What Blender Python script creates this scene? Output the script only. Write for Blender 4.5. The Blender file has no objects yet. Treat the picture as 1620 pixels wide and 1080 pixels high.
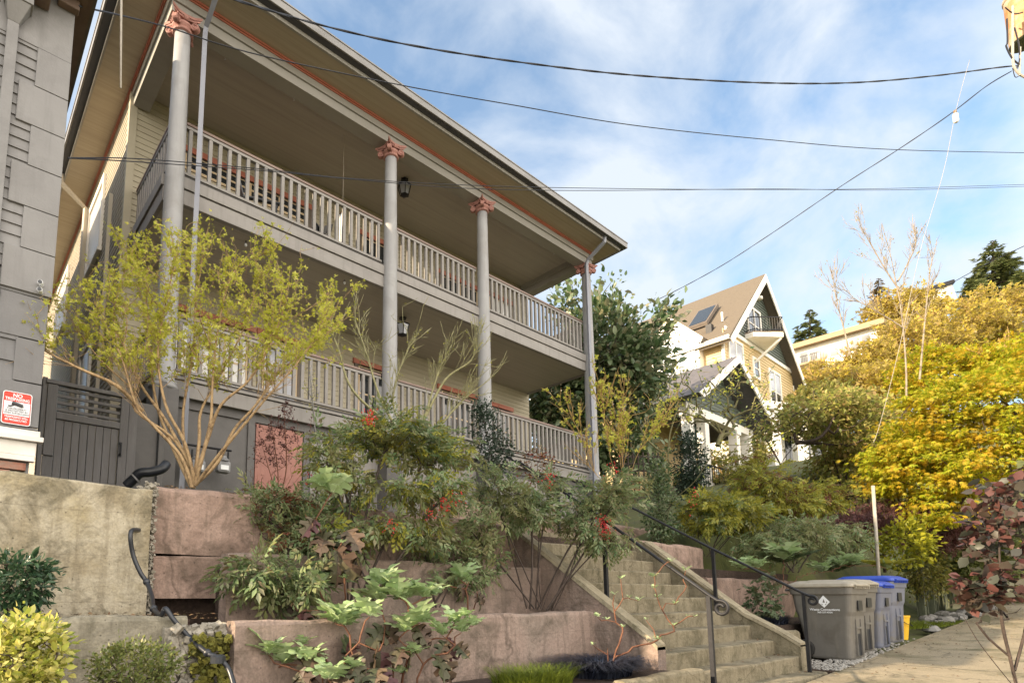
import bpy, math, random
import numpy as np
from mathutils import Vector
R_ = random.Random(7)
rng = np.random.default_rng(11)
sc = bpy.context.scene
COL = sc.collection
rad = math.radians
# ---------------------------------------------------------------- camera (eye at the origin, house front runs along +X, depth +Y)
W_, H_ = 1620., 1080.
CF, CX, CY, HZ = 917., 660., 828., 942.       # focal length, principal point and horizon in px of the 1620 x 1080 photograph
PITCH = math.atan((HZ - CY) / CF)
AZ = rad(50.6)
cam = bpy.data.cameras.new('camera'); cam.sensor_width = 36.; cam.lens = CF / W_ * 36.
cam.shift_x = (W_ / 2 - CX) / W_; cam.shift_y = (CY - H_ / 2) / W_
cam.clip_start = .05; cam.clip_end = 3000.
cob = bpy.data.objects.new('camera', cam); COL.objects.link(cob)
cob.location = (0, 0, 0); cob.rotation_euler = (math.pi / 2 + PITCH, 0, AZ - math.pi / 2)
sc.camera = cob
# ---------------------------------------------------------------- sky
SUN_EL, SUN_AZ = rad(22), rad(166)            # azimuth counter-clockwise from +X
sv = Vector((math.cos(SUN_EL) * math.cos(SUN_AZ), math.cos(SUN_EL) * math.sin(SUN_AZ), math.sin(SUN_EL)))
wd = bpy.data.worlds.new('World'); sc.world = wd; wd.use_nodes = True
nt = wd.node_tree; nt.nodes.clear(); N = nt.nodes.new; L = nt.links.new
out = N('ShaderNodeOutputWorld'); bg = N('ShaderNodeBackground'); bg.inputs[1].default_value = .13
sky = N('ShaderNodeTexSky'); sky.sky_type = 'NISHITA'; sky.sun_disc = False; sky.sun_elevation = SUN_EL
sky.sun_rotation = math.pi / 2 - SUN_AZ; sky.altitude = 50; sky.air_density = 1.1; sky.dust_density = .8; sky.ozone_density = 1.2
tc = N('ShaderNodeTexCoord'); mp = N('ShaderNodeMapping'); mp.inputs['Rotation'].default_value = (rad(12), rad(-18), rad(35))
mp.inputs['Scale'].default_value = (1.7, 3.8, 5.4)
n1 = N('ShaderNodeTexNoise'); n1.inputs['Scale'].default_value = 1.15; n1.inputs['Detail'].default_value = 9; n1.inputs['Roughness'].default_value = .57
n1.inputs['Distortion'].default_value = .35
rp = N('ShaderNodeValToRGB'); rp.color_ramp.elements[0].position = .37; rp.color_ramp.elements[1].position = .62
rp.color_ramp.elements[0].color = (.10, .10, .10, 1); rp.color_ramp.elements[1].color = (.9, .9, .9, 1)
mx = N('ShaderNodeMix'); mx.data_type = 'RGBA'; mx.inputs['B'].default_value = (3.15, 3.4, 3.7, 1)
gm = N('ShaderNodeMix'); gm.data_type = 'RGBA'; gm.blend_type = 'MULTIPLY'; gm.inputs['Factor'].default_value = 1; gm.inputs['B'].default_value = (.98, 1.1, 1.12, 1)
L(tc.outputs['Generated'], mp.inputs[0]); L(mp.outputs[0], n1.inputs['Vector']); L(n1.outputs['Fac'], rp.inputs[0])
L(sky.outputs[0], gm.inputs['A']); L(gm.outputs['Result'], mx.inputs['A']); L(rp.outputs[0], mx.inputs['Factor'])
# added fill: unseen brighter sky behind the viewer, lifting the shaded house front
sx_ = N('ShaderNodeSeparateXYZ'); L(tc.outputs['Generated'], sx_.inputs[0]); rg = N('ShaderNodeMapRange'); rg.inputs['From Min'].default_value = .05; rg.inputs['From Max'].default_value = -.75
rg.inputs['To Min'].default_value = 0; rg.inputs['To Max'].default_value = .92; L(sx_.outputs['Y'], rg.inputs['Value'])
fill_sky = N('ShaderNodeMix'); fill_sky.data_type = 'RGBA'; fill_sky.inputs['B'].default_value = (13.5, 12.4, 11., 1); L(rg.outputs[0], fill_sky.inputs['Factor']); L(mx.outputs['Result'], fill_sky.inputs['A'])
L(fill_sky.outputs['Result'], bg.inputs[0]); L(bg.outputs[0], out.inputs[0])
# ---------------------------------------------------------------- sun
sl = bpy.data.lights.new('sun', 'SUN'); sl.energy = 5.; sl.angle = rad(.5); sl.color = (1., .8, .56)
so = bpy.data.objects.new('sun', sl); COL.objects.link(so); so.rotation_euler = sv.to_track_quat('Z', 'Y').to_euler()
sc.view_settings.view_transform = 'Standard'; sc.view_settings.look = 'None'
sc.view_settings.exposure = 1.15; sc.view_settings.gamma = 1
# ================================================================ picking real positions
_ca, _sa, _cp, _sp = math.cos(AZ), math.sin(AZ), math.cos(PITCH), math.sin(PITCH)
FH = np.array([_ca, _sa, 0]); RT = np.array([_sa, -_ca, 0]); UP = np.array([0, 0, 1.])
FW = FH * _cp + UP * _sp; CU = -FH * _sp + UP * _cp
def at(x, y, Y=None, X=None, Z=None, d=None):
    v = FW * CF + RT * (x - CX) - CU * (y - CY)
    if Y is not None: return v * (Y / v[1])
    if X is not None: return v * (X / v[0])
    if Z is not None: return v * (Z / v[2])
    return v * (d / float(v @ FH))
# ================================================================ materials
MAT = {}
def _base(name):
    m = bpy.data.materials.new(name); m.use_nodes = True; t = m.node_tree; t.nodes.clear()
    o = t.nodes.new('ShaderNodeOutputMaterial'); b = t.nodes.new('ShaderNodeBsdfPrincipled'); t.links.new(b.outputs[0], o.inputs[0])
    MAT[name] = m; return m, t, b, o
def _ramp(t, cols):
    r = t.nodes.new('ShaderNodeValToRGB'); e = r.color_ramp.elements; k = len(cols)
    while len(e) < k: e.new(.5)
    for i, c in enumerate(cols):
        p, c = (c if len(c) == 2 else (i / (k - 1), c)); e[i].position = p; e[i].color = (*c, 1)
    return r
def solid(name, cols, rough=.6, scale=3., detail=6, bump=.15, bscale=40., metal=0., stretch=(1, 1, 1), spec=.4, grime=None, gscale=1.2, streak=None, crack=None, form=None):
    """surface with colour wandering between the given colours, plus an optional second layer of patchy wear"""
    m, t, b, o = _base(name); n = t.nodes.new; l = t.links.new
    g = n('ShaderNodeNewGeometry'); mp = n('ShaderNodeMapping'); mp.inputs['Scale'].default_value = stretch; l(g.outputs['Position'], mp.inputs[0])
    a = n('ShaderNodeTexNoise'); a.inputs['Scale'].default_value = scale; a.inputs['Detail'].default_value = detail; a.inputs['Roughness'].default_value = .6
    l(mp.outputs[0], a.inputs['Vector']); k = len(cols)
    r = _ramp(t, [(.32 + .36 * i / max(1, k - 1), c) for i, c in enumerate(cols)]) if k > 1 else _ramp(t, [cols[0], cols[0]])
    l(a.outputs['Fac'], r.inputs[0]); colout = r.outputs[0]
    if grime:
        a2 = n('ShaderNodeTexNoise'); a2.inputs['Scale'].default_value = gscale; a2.inputs['Detail'].default_value = 8; a2.inputs['Roughness'].default_value = .7; a2.inputs['Distortion'].default_value = .6
        l(mp.outputs[0], a2.inputs['Vector']); r2 = _ramp(t, [(.5, (0, 0, 0)), (.68, (1, 1, 1))]); l(a2.outputs['Fac'], r2.inputs[0])
        mm = n('ShaderNodeMix'); mm.data_type = 'RGBA'; mm.inputs['B'].default_value = (*grime, 1)
        l(r2.outputs[0], mm.inputs['Factor']); l(colout, mm.inputs['A']); colout = mm.outputs['Result']
    if streak:
        m3 = n('ShaderNodeMapping'); m3.inputs['Scale'].default_value = (9, 9, .9); l(g.outputs['Position'], m3.inputs[0])
        a3 = n('ShaderNodeTexNoise'); a3.inputs['Scale'].default_value = 1.3; a3.inputs['Detail'].default_value = 7; a3.inputs['Roughness'].default_value = .65; l(m3.outputs[0], a3.inputs['Vector'])
        r3 = _ramp(t, [(.5, (0, 0, 0)), (.72, (.8, .8, .8))]); l(a3.outputs['Fac'], r3.inputs[0]); mm = n('ShaderNodeMix'); mm.data_type = 'RGBA'; mm.inputs['B'].default_value = (*streak, 1)
        l(r3.outputs[0], mm.inputs['Factor']); l(colout, mm.inputs['A']); colout = mm.outputs['Result']
    if crack:
        dn = n('ShaderNodeTexNoise'); dn.inputs['Scale'].default_value = 3; dn.inputs['Detail'].default_value = 4; l(g.outputs['Position'], dn.inputs['Vector'])
        vm = n('ShaderNodeVectorMath'); vm.operation = 'MULTIPLY_ADD'; vm.inputs[1].default_value = (.5, .5, .5); l(dn.outputs['Color'], vm.inputs[0]); l(g.outputs['Position'], vm.inputs[2])
        vo = n('ShaderNodeTexVoronoi'); vo.feature = 'DISTANCE_TO_EDGE'; vo.inputs['Scale'].default_value = crack[0]; l(vm.outputs[0], vo.inputs['Vector'])
        r4 = _ramp(t, [(0, (1, 1, 1)), (.012, (0, 0, 0))]); l(vo.outputs['Distance'], r4.inputs[0])
        dm = n('ShaderNodeMath'); dm.operation = 'MULTIPLY'; l(r4.outputs[0], dm.inputs[0]); l(dn.outputs['Fac'], dm.inputs[1])
        mm = n('ShaderNodeMix'); mm.data_type = 'RGBA'; mm.inputs['B'].default_value = (*crack[1], 1); l(dm.outputs[0], mm.inputs['Factor']); l(colout, mm.inputs['A']); colout = mm.outputs['Result']
    if form is not None:      # grit in the concrete, faint board lines and pits
        gr = n('ShaderNodeTexNoise'); gr.inputs['Scale'].default_value = 70; gr.inputs['Detail'].default_value = 3; l(g.outputs['Position'], gr.inputs['Vector'])
        rg_ = _ramp(t, [(.3, (.84, .84, .84)), (.7, (1.1, 1.09, 1.07))]); l(gr.outputs['Fac'], rg_.inputs[0]); mm = n('ShaderNodeMix'); mm.data_type = 'RGBA'; mm.blend_type = 'MULTIPLY'; mm.inputs['Factor'].default_value = 1
        l(colout, mm.inputs['A']); l(rg_.outputs[0], mm.inputs['B']); colout = mm.outputs['Result']
        vp_ = n('ShaderNodeTexVoronoi'); vp_.inputs['Scale'].default_value = 16; l(g.outputs['Position'], vp_.inputs['Vector']); rv = _ramp(t, [(.06, (.35, .35, .35)), (.11, (1, 1, 1))]); l(vp_.outputs['Distance'], rv.inputs[0])
        mm = n('ShaderNodeMix'); mm.data_type = 'RGBA'; mm.blend_type = 'MULTIPLY'; mm.inputs['Factor'].default_value = .8; l(colout, mm.inputs['A']); l(rv.outputs[0], mm.inputs['B']); colout = mm.outputs['Result']
        if form:
            sx3 = n('ShaderNodeSeparateXYZ'); l(g.outputs['Position'], sx3.inputs[0]); md = n('ShaderNodeMath'); md.operation = 'MULTIPLY_ADD'; md.inputs[1].default_value = 3.1; l(sx3.outputs['Z'], md.inputs[0]); l(a.outputs['Fac'], md.inputs[2])
            fr = n('ShaderNodeMath'); fr.operation = 'FRACT'; mw = n('ShaderNodeMath'); mw.operation = 'MULTIPLY'; mw.inputs[1].default_value = .25
            l(a.outputs['Fac'], mw.inputs[0]); l(mw.outputs[0], md.inputs[2]); l(md.outputs[0], fr.inputs[0]); rf_ = _ramp(t, [(.0, (.55, .52, .5)), (.03, (1, 1, 1))]); l(fr.outputs[0], rf_.inputs[0])
            mm = n('ShaderNodeMix'); mm.data_type = 'RGBA'; mm.blend_type = 'MULTIPLY'; l(gr.outputs['Fac'], mm.inputs['Factor']); l(colout, mm.inputs['A']); l(rf_.outputs[0], mm.inputs['B']); colout = mm.outputs['Result']
    l(colout, b.inputs['Base Color']); b.inputs['Roughness'].default_value = rough; b.inputs['Metallic'].default_value = metal
    b.inputs['Specular IOR Level'].default_value = spec
    if bump:
        c = n('ShaderNodeTexNoise'); c.inputs['Scale'].default_value = bscale; c.inputs['Detail'].default_value = 6; l(mp.outputs[0], c.inputs['Vector'])
        bp = n('ShaderNodeBump'); bp.inputs['Strength'].default_value = bump; bp.inputs['Distance'].default_value = .02
        l(c.outputs['Fac'], bp.inputs['Height']); l(bp.outputs[0], b.inputs['Normal'])
    return m
def leafm(name, cols, trans=.35, rough=.45, spec=.35, patch=None):
    """foliage: each leaf takes its own colour, light passes through"""
    m, t, b, o = _base(name); n = t.nodes.new; l = t.links.new
    g = n('ShaderNodeNewGeometry'); r = _ramp(t, cols); l(g.outputs['Random Per Island'], r.inputs[0]); co = r.outputs[0]
    a = n('ShaderNodeTexNoise'); a.inputs['Scale'].default_value = 2.2; a.inputs['Detail'].default_value = 3; l(g.outputs['Position'], a.inputs['Vector'])
    if patch:
        r2 = _ramp(t, [(.45, (0, 0, 0)), (.62, (1, 1, 1))]); l(a.outputs['Fac'], r2.inputs[0])
        mm = n('ShaderNodeMix'); mm.data_type = 'RGBA'; mm.inputs['B'].default_value = (*patch, 1); sc_ = n('ShaderNodeMath'); sc_.operation = 'MULTIPLY'; sc_.inputs[1].default_value = .6
        l(r2.outputs[0], sc_.inputs[0]); l(sc_.outputs[0], mm.inputs['Factor']); l(co, mm.inputs['A']); co = mm.outputs['Result']
    l(co, b.inputs['Base Color']); b.inputs['Roughness'].default_value = rough; b.inputs['Specular IOR Level'].default_value = spec
    tr = n('ShaderNodeBsdfTranslucent'); l(co, tr.inputs[0]); ms = n('ShaderNodeMixShader'); ms.inputs[0].default_value = trans
    l(b.outputs[0], ms.inputs[1]); l(tr.outputs[0], ms.inputs[2]); l(ms.outputs[0], o.inputs[0]); return m
def glass(name, col=(.02, .025, .03), rough=.05):
    m, t, b, o = _base(name); b.inputs['Base Color'].default_value = (*col, 1); b.inputs['Roughness'].default_value = rough; b.inputs['Specular IOR Level'].default_value = .9
    return m
solid('column_paint', [(.27, .27, .275), (.33, .33, .335)], .55, 2., bump=.05, grime=(.25, .245, .24), streak=(.24, .235, .23))
solid('trim_grey', [(.215, .2, .188), (.265, .25, .235)], .55, 3., bump=.06, stretch=(.4, 1, 1), grime=(.19, .18, .17), streak=(.185, .172, .16))
solid('beam_grey', [(.28, .265, .24), (.32, .305, .28)], .55, 2., bump=.06, stretch=(.3, 1, 1), grime=(.25, .235, .21))
solid('rail_brown', [(.16, .105, .085), (.24, .17, .145)], .5, 4., bump=.1, stretch=(.3, 3, 3))
solid('dark_gap', [(.045, .04, .038), (.06, .055, .05)], .8, 3.)
solid('house_siding', [(.38, .34, .25), (.45, .405, .3)], .6, 1.5, bump=.08, stretch=(.4, 1, 1))
solid('siding_side', [(.42, .37, .29), (.48, .43, .34)], .6, 1.5, bump=.08)
solid('soffit_tan', [(.37, .315, .235), (.43, .37, .28)], .6, 2., bump=.12, bscale=8, stretch=(.2, 9, 1), grime=(.33, .28, .205))
solid('porch_ceiling', [(.36, .33, .285), (.41, .375, .325)], .6, 2., bump=.12, bscale=8, stretch=(.2, 9, 1), grime=(.32, .29, .25))
solid('coral_trim', [(.40, .13, .085), (.47, .17, .115)], .5, 3., bump=.05, grime=(.33, .12, .085))
solid('coral_capital', [(.33, .155, .13), (.41, .21, .175)], .6, 14., bump=.2, grime=(.25, .12, .1), gscale=9)
solid('coral_panel', [(.3, .13, .105), (.36, .175, .14)], .6, 3., bump=.08, grime=(.24, .11, .09), streak=(.25, .12, .1))
solid('dark_grey_paint', [(.095, .09, .088), (.125, .118, .115)], .55, 3., bump=.08, grime=(.085, .08, .078))
solid('gate_paint', [(.115, .108, .11), (.145, .138, .14)], .5, 5., bump=.15, bscale=20, stretch=(3, 3, .5), grime=(.1, .095, .095))
solid('gutter_metal', [(.2, .195, .19), (.25, .24, .235)], .4, 2., bump=.03, grime=(.16, .15, .14))
solid('gutter_shade', [(.055, .055, .065), (.075, .075, .085)], .4, 2., bump=.03)  # darker copy of the gutter metal, underside shade put into its colour
solid('downspout_blue', [(.2, .21, .25), (.25, .26, .3)], .4, 2., bump=.03)
solid('cream_frame', [(.55, .42, .26), (.62, .48, .31)], .5, 3.)
solid('brown_frame', [(.13, .105, .085), (.16, .13, .105)], .6, 3.)
solid('roof_dark', [(.1, .09, .08), (.14, .13, .115)], .9, 8.)
glass('window_glass'); glass('curtained_glass', (.42, .44, .5), .15); glass('pale_glass', (.62, .62, .6), .25)  # the palest one holds a blue-white reflection as base colour
solid('nb_paint', [(.205, .2, .2), (.24, .235, .235)], .6, 2.2, bump=.12, bscale=55, grime=(.18, .175, .175), streak=(.17, .165, .165))
solid('nb_lower', [(.15, .148, .152), (.185, .182, .186)], .6, 2.2, bump=.12, bscale=55, streak=(.135, .132, .135))
solid('nb_eave', [(.12, .08, .06), (.17, .12, .09)], .6, 3.)
solid('white_board', [(.68, .64, .58), (.78, .75, .7)], .55, 4., bump=.1)
solid('brick_red', [(.2, .07, .045), (.33, .16, .11), (.26, .2, .16)], .85, 9., bump=.3)
solid('tan_concrete', [(.15, .125, .08), (.29, .245, .165), (.42, .375, .285), (.33, .28, .18)], .9, 1.9, 10, .7, 22, grime=(.12, .105, .07), gscale=3.4, streak=(.18, .15, .1), crack=(.35, (.07, .05, .035)), form=True)
solid('tan_concrete_low', [(.18, .165, .125), (.29, .265, .205), (.23, .21, .165)], .9, 2.6, 10, .7, 22, grime=(.1, .09, .065), gscale=2.2, streak=(.11, .1, .07), crack=(.5, (.05, .04, .025)), form=True)
solid('pink_concrete', [(.17, .118, .092), (.265, .185, .15), (.33, .235, .193), (.26, .185, .15)], .9, 1.9, 10, .7, 22, grime=(.12, .086, .066), gscale=3.2, streak=(.15, .112, .086), crack=(.5, (.06, .042, .03)), form=True)
solid('pink_concrete_low', [(.175, .135, .11), (.295, .22, .185), (.23, .185, .155)], .9, 1.3, 10, .7, 22, grime=(.115, .092, .072), gscale=2.6, streak=(.13, .1, .08), crack=(.45, (.05, .038, .028)), form=True)
solid('stair_concrete', [(.14, .118, .078), (.23, .198, .135), (.185, .158, .108)], .9, 2.2, 10, .6, 24, grime=(.085, .075, .042), gscale=2.6, streak=(.095, .083, .048), crack=(1.1, (.04, .035, .02)), form=False)
solid('stair_edge', [(.23, .195, .13), (.33, .285, .2)], .9, 4., 8, .5, 40, grime=(.13, .115, .07), gscale=4, streak=(.14, .12, .075))
solid('rough_concrete', [(.1, .095, .075), (.34, .31, .26), (.2, .18, .14)], .95, 14., 8, .9, 22)
solid('moss', [(.05, .055, .012), (.14, .13, .02), (.09, .1, .02)], .95, 12., 8, .8, 50)
solid('soil', [(.03, .02, .015), (.075, .05, .038)], .95, 9., 8, .9, 40)
solid('mulch', [(.035, .02, .016), (.085, .05, .042)], .95, 25., 8, 1., 60)
solid('grass_bank', [(.04, .05, .015), (.09, .1, .03), (.07, .06, .035)], .95, 1.5, 8, .7, 20)
solid('alley_paving', [(.18, .15, .1), (.28, .235, .16), (.225, .19, .13)], .9, .8, 10, .5, 60, grime=(.11, .1, .055), gscale=1.1, crack=(.45, (.05, .045, .03)), form=False)
solid('gravel_stone', [(.2, .19, .17), (.42, .4, .37)], .8, 20., 4, .3)
solid('black_iron', [(.012, .012, .014), (.022, .022, .026)], .5, 9., bump=.05, spec=.3)
solid('black_plastic', [(.012, .014, .02), (.02, .024, .032)], .38, 6., bump=.03, spec=.6)
solid('grey_plastic', [(.12, .112, .1), (.15, .14, .125)], .5, 3., bump=.06, grime=(.105, .095, .08), gscale=2.5, streak=(.17, .155, .13))
solid('grey_lid', [(.3, .27, .215), (.35, .315, .255)], .5, 5., bump=.06, grime=(.22, .195, .15), gscale=4)
solid('blue_plastic', [(.12, .13, .175), (.155, .165, .21)], .5, 3., bump=.05, grime=(.16, .15, .135), gscale=2.5)
solid('blue_lid', [(.02, .05, .33), (.035, .085, .45)], .4, 4., bump=.05)
solid('yellow_plastic', [(.72, .4, .015), (.8, .48, .03)], .5, 4., bump=.04)
solid('tyre_rubber', [(.015, .015, .015), (.03, .028, .026)], .8, 8.)
solid('sign_red', [(.62, .03, .015), (.72, .05, .025)], .4, 3.); solid('sign_white', [(.72, .74, .78), (.8, .82, .84)], .4, 4.)
solid('sign_ink', [(.06, .06, .065), (.09, .09, .095)], .5, 4.)
solid('meter_metal', [(.2, .2, .21), (.3, .3, .31)], .5, 9., bump=.1, grime=(.15, .15, .14))
solid('cable_black', [(.012, .014, .022), (.02, .022, .03)], .5, 9., bump=0)
solid('cable_pale', [(.3, .27, .22), (.4, .36, .3)], .5, 9., bump=0)
solid('rust_metal', [(.5, .4, .3), (.42, .26, .13), (.45, .15, .03)], .6, 3., bump=.15, streak=(.4, .12, .02))
solid('pole_wood', [(.14, .09, .055), (.26, .17, .1)], .9, 6., bump=.5, stretch=(4, 4, .6))
solid('yhouse_siding', [(.56, .42, .21), (.63, .48, .26)], .6, .6); solid('yhouse_green', [(.1, .12, .1), (.13, .15, .125)], .6, .8)
solid('yhouse_trim', [(.78, .74, .66), (.84, .8, .73)], .5, 1.)
solid('yhouse_roof', [(.095, .075, .055), (.14, .115, .085), (.115, .09, .068)], .9, 7., 8, .6, 14, stretch=(1, 1, 3))
solid('porch_roof', [(.09, .085, .09), (.13, .12, .125)], .9, 5., 8, .5, 14)
solid('far_roof', [(.3, .22, .14), (.38, .28, .18)], .9, 1.)
solid('bark_tan', [(.26, .165, .085), (.42, .29, .155), (.33, .22, .12)], .8, 14., 8, .6, 50, stretch=(1, 1, .6), grime=(.1, .06, .032), gscale=22)
solid('bark_olive', [(.2, .19, .09), (.33, .31, .17)], .8, 10., 8, .4, 50); solid('bark_mossy', [(.08, .075, .035), (.17, .16, .075), (.13, .1, .06)], .9, 9., 8, .7, 40)
solid('bark_dark', [(.03, .022, .018), (.07, .05, .04)], .85, 12., 8, .4, 50); solid('bark_red', [(.09, .035, .02), (.19, .085, .045)], .8, 12., 8, .3, 50)
solid('bark_gold', [(.32, .2, .07), (.45, .3, .12)], .8, 12., 8, .3, 50); solid('bark_birch', [(.18, .14, .1), (.3, .25, .19), (.11, .08, .055)], .8, 3., 8, .3, 30)
solid('stone_grey', [(.13, .125, .12), (.26, .25, .235)], .9, 5., 8, .5, 30); solid('timber_green', [(.07, .08, .05), (.13, .14, .09)], .9, 6., 8, .5, 30, stretch=(3, 3, .5))
solid('berry_red', [(.4, .01, .015), (.62, .03, .03)], .35, 20., bump=0)
G = lambda a, b, c: (a, b, c)
leafm('leaf_spring', [(.42, .46, .05), (.58, .6, .08), (.68, .66, .13), (.5, .5, .09), (.6, .52, .1)], .5)
leafm('leaf_nandina', [(.08, .14, .06), (.17, .25, .11), (.27, .36, .18), (.2, .23, .08), (.34, .38, .23), (.24, .17, .1)], .45, patch=(.24, .22, .08))
leafm('leaf_nandina_gold', [(.18, .23, .04), (.33, .33, .05), (.44, .4, .07), (.2, .27, .08)], .45, patch=(.34, .3, .04))
leafm('leaf_nandina_red', [(.12, .03, .025), (.2, .06, .035), (.12, .12, .04), (.3, .16, .08)], .35)
leafm('leaf_hydrangea', [(.3, .42, .19), (.38, .5, .25), (.46, .56, .31), (.33, .47, .18)], .35); leafm('leaf_vein', [(.5, .58, .38), (.6, .66, .45)], .2)
leafm('leaf_hydrangea_deep', [(.07, .11, .05), (.12, .16, .08), (.11, .09, .05)], .3)
leafm('leaf_hydrangea_old', [(.09, .035, .042), (.12, .06, .055), (.055, .075, .035), (.15, .1, .065), (.08, .05, .045)], .25)
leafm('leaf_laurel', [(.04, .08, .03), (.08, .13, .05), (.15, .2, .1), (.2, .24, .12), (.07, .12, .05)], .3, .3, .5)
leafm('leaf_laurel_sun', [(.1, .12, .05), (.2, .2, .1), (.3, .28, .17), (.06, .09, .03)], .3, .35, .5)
leafm('leaf_maple', [(.16, .24, .015), (.38, .44, .02), (.54, .54, .03), (.24, .33, .02), (.58, .42, .03), (.46, .48, .03)], .55, patch=(.56, .28, .02))
leafm('leaf_hill', [(.34, .27, .04), (.5, .41, .05), (.6, .48, .08), (.34, .24, .07), (.4, .32, .12)], .5, patch=(.3, .22, .09))
leafm('leaf_hill_green', [(.1, .12, .025), (.18, .18, .035), (.28, .25, .06), (.12, .1, .04)], .35)
leafm('leaf_conifer', [(.1, .13, .05), (.15, .18, .06), (.22, .22, .08)], .3, .6); leafm('leaf_conifer_rust', [(.13, .11, .035), (.24, .15, .06), (.09, .09, .035)], .25, .6)
leafm('leaf_yew', [(.018, .035, .024), (.035, .06, .038), (.05, .075, .045)], .15, .5)
leafm('leaf_purple', [(.09, .035, .045), (.14, .06, .06), (.2, .09, .08), (.1, .07, .05)], .35); leafm('leaf_purple_grey', [(.055, .06, .045), (.09, .095, .07), (.1, .045, .045), (.15, .06, .05), (.07, .075, .055)], .3)
leafm('leaf_redbud', [(.07, .028, .03), (.1, .04, .042), (.065, .065, .058), (.12, .07, .055), (.08, .085, .065)], .35, patch=(.06, .07, .055))
leafm('leaf_euonymus', [(.5, .46, .1), (.62, .58, .22), (.4, .42, .06), (.14, .2, .04)], .35); leafm('leaf_azalea', [(.1, .14, .035), (.17, .21, .06), (.2, .2, .06), (.13, .16, .05)], .3)
leafm('leaf_litter', [(.09, .05, .03), (.18, .11, .06), (.26, .18, .09), (.12, .1, .05)], .1)
leafm('leaf_rhodo', [(.02, .05, .025), (.04, .085, .04), (.07, .12, .06)], .2, .3, .5); leafm('leaf_camellia', [(.14, .17, .04), (.32, .33, .07), (.5, .46, .14), (.3, .2, .08), (.2, .24, .06)], .5)
leafm('leaf_bright', [(.25, .26, .02), (.4, .38, .03), (.14, .18, .03)], .45); leafm('blade_black', [(.01, .013, .024), (.025, .03, .05), (.05, .058, .08)], .05, .35)
leafm('blade_green', [(.12, .16, .02), (.2, .24, .03), (.08, .11, .02)], .35); leafm('fern_green', [(.05, .08, .03), (.1, .14, .06), (.16, .2, .1)], .35)
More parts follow.
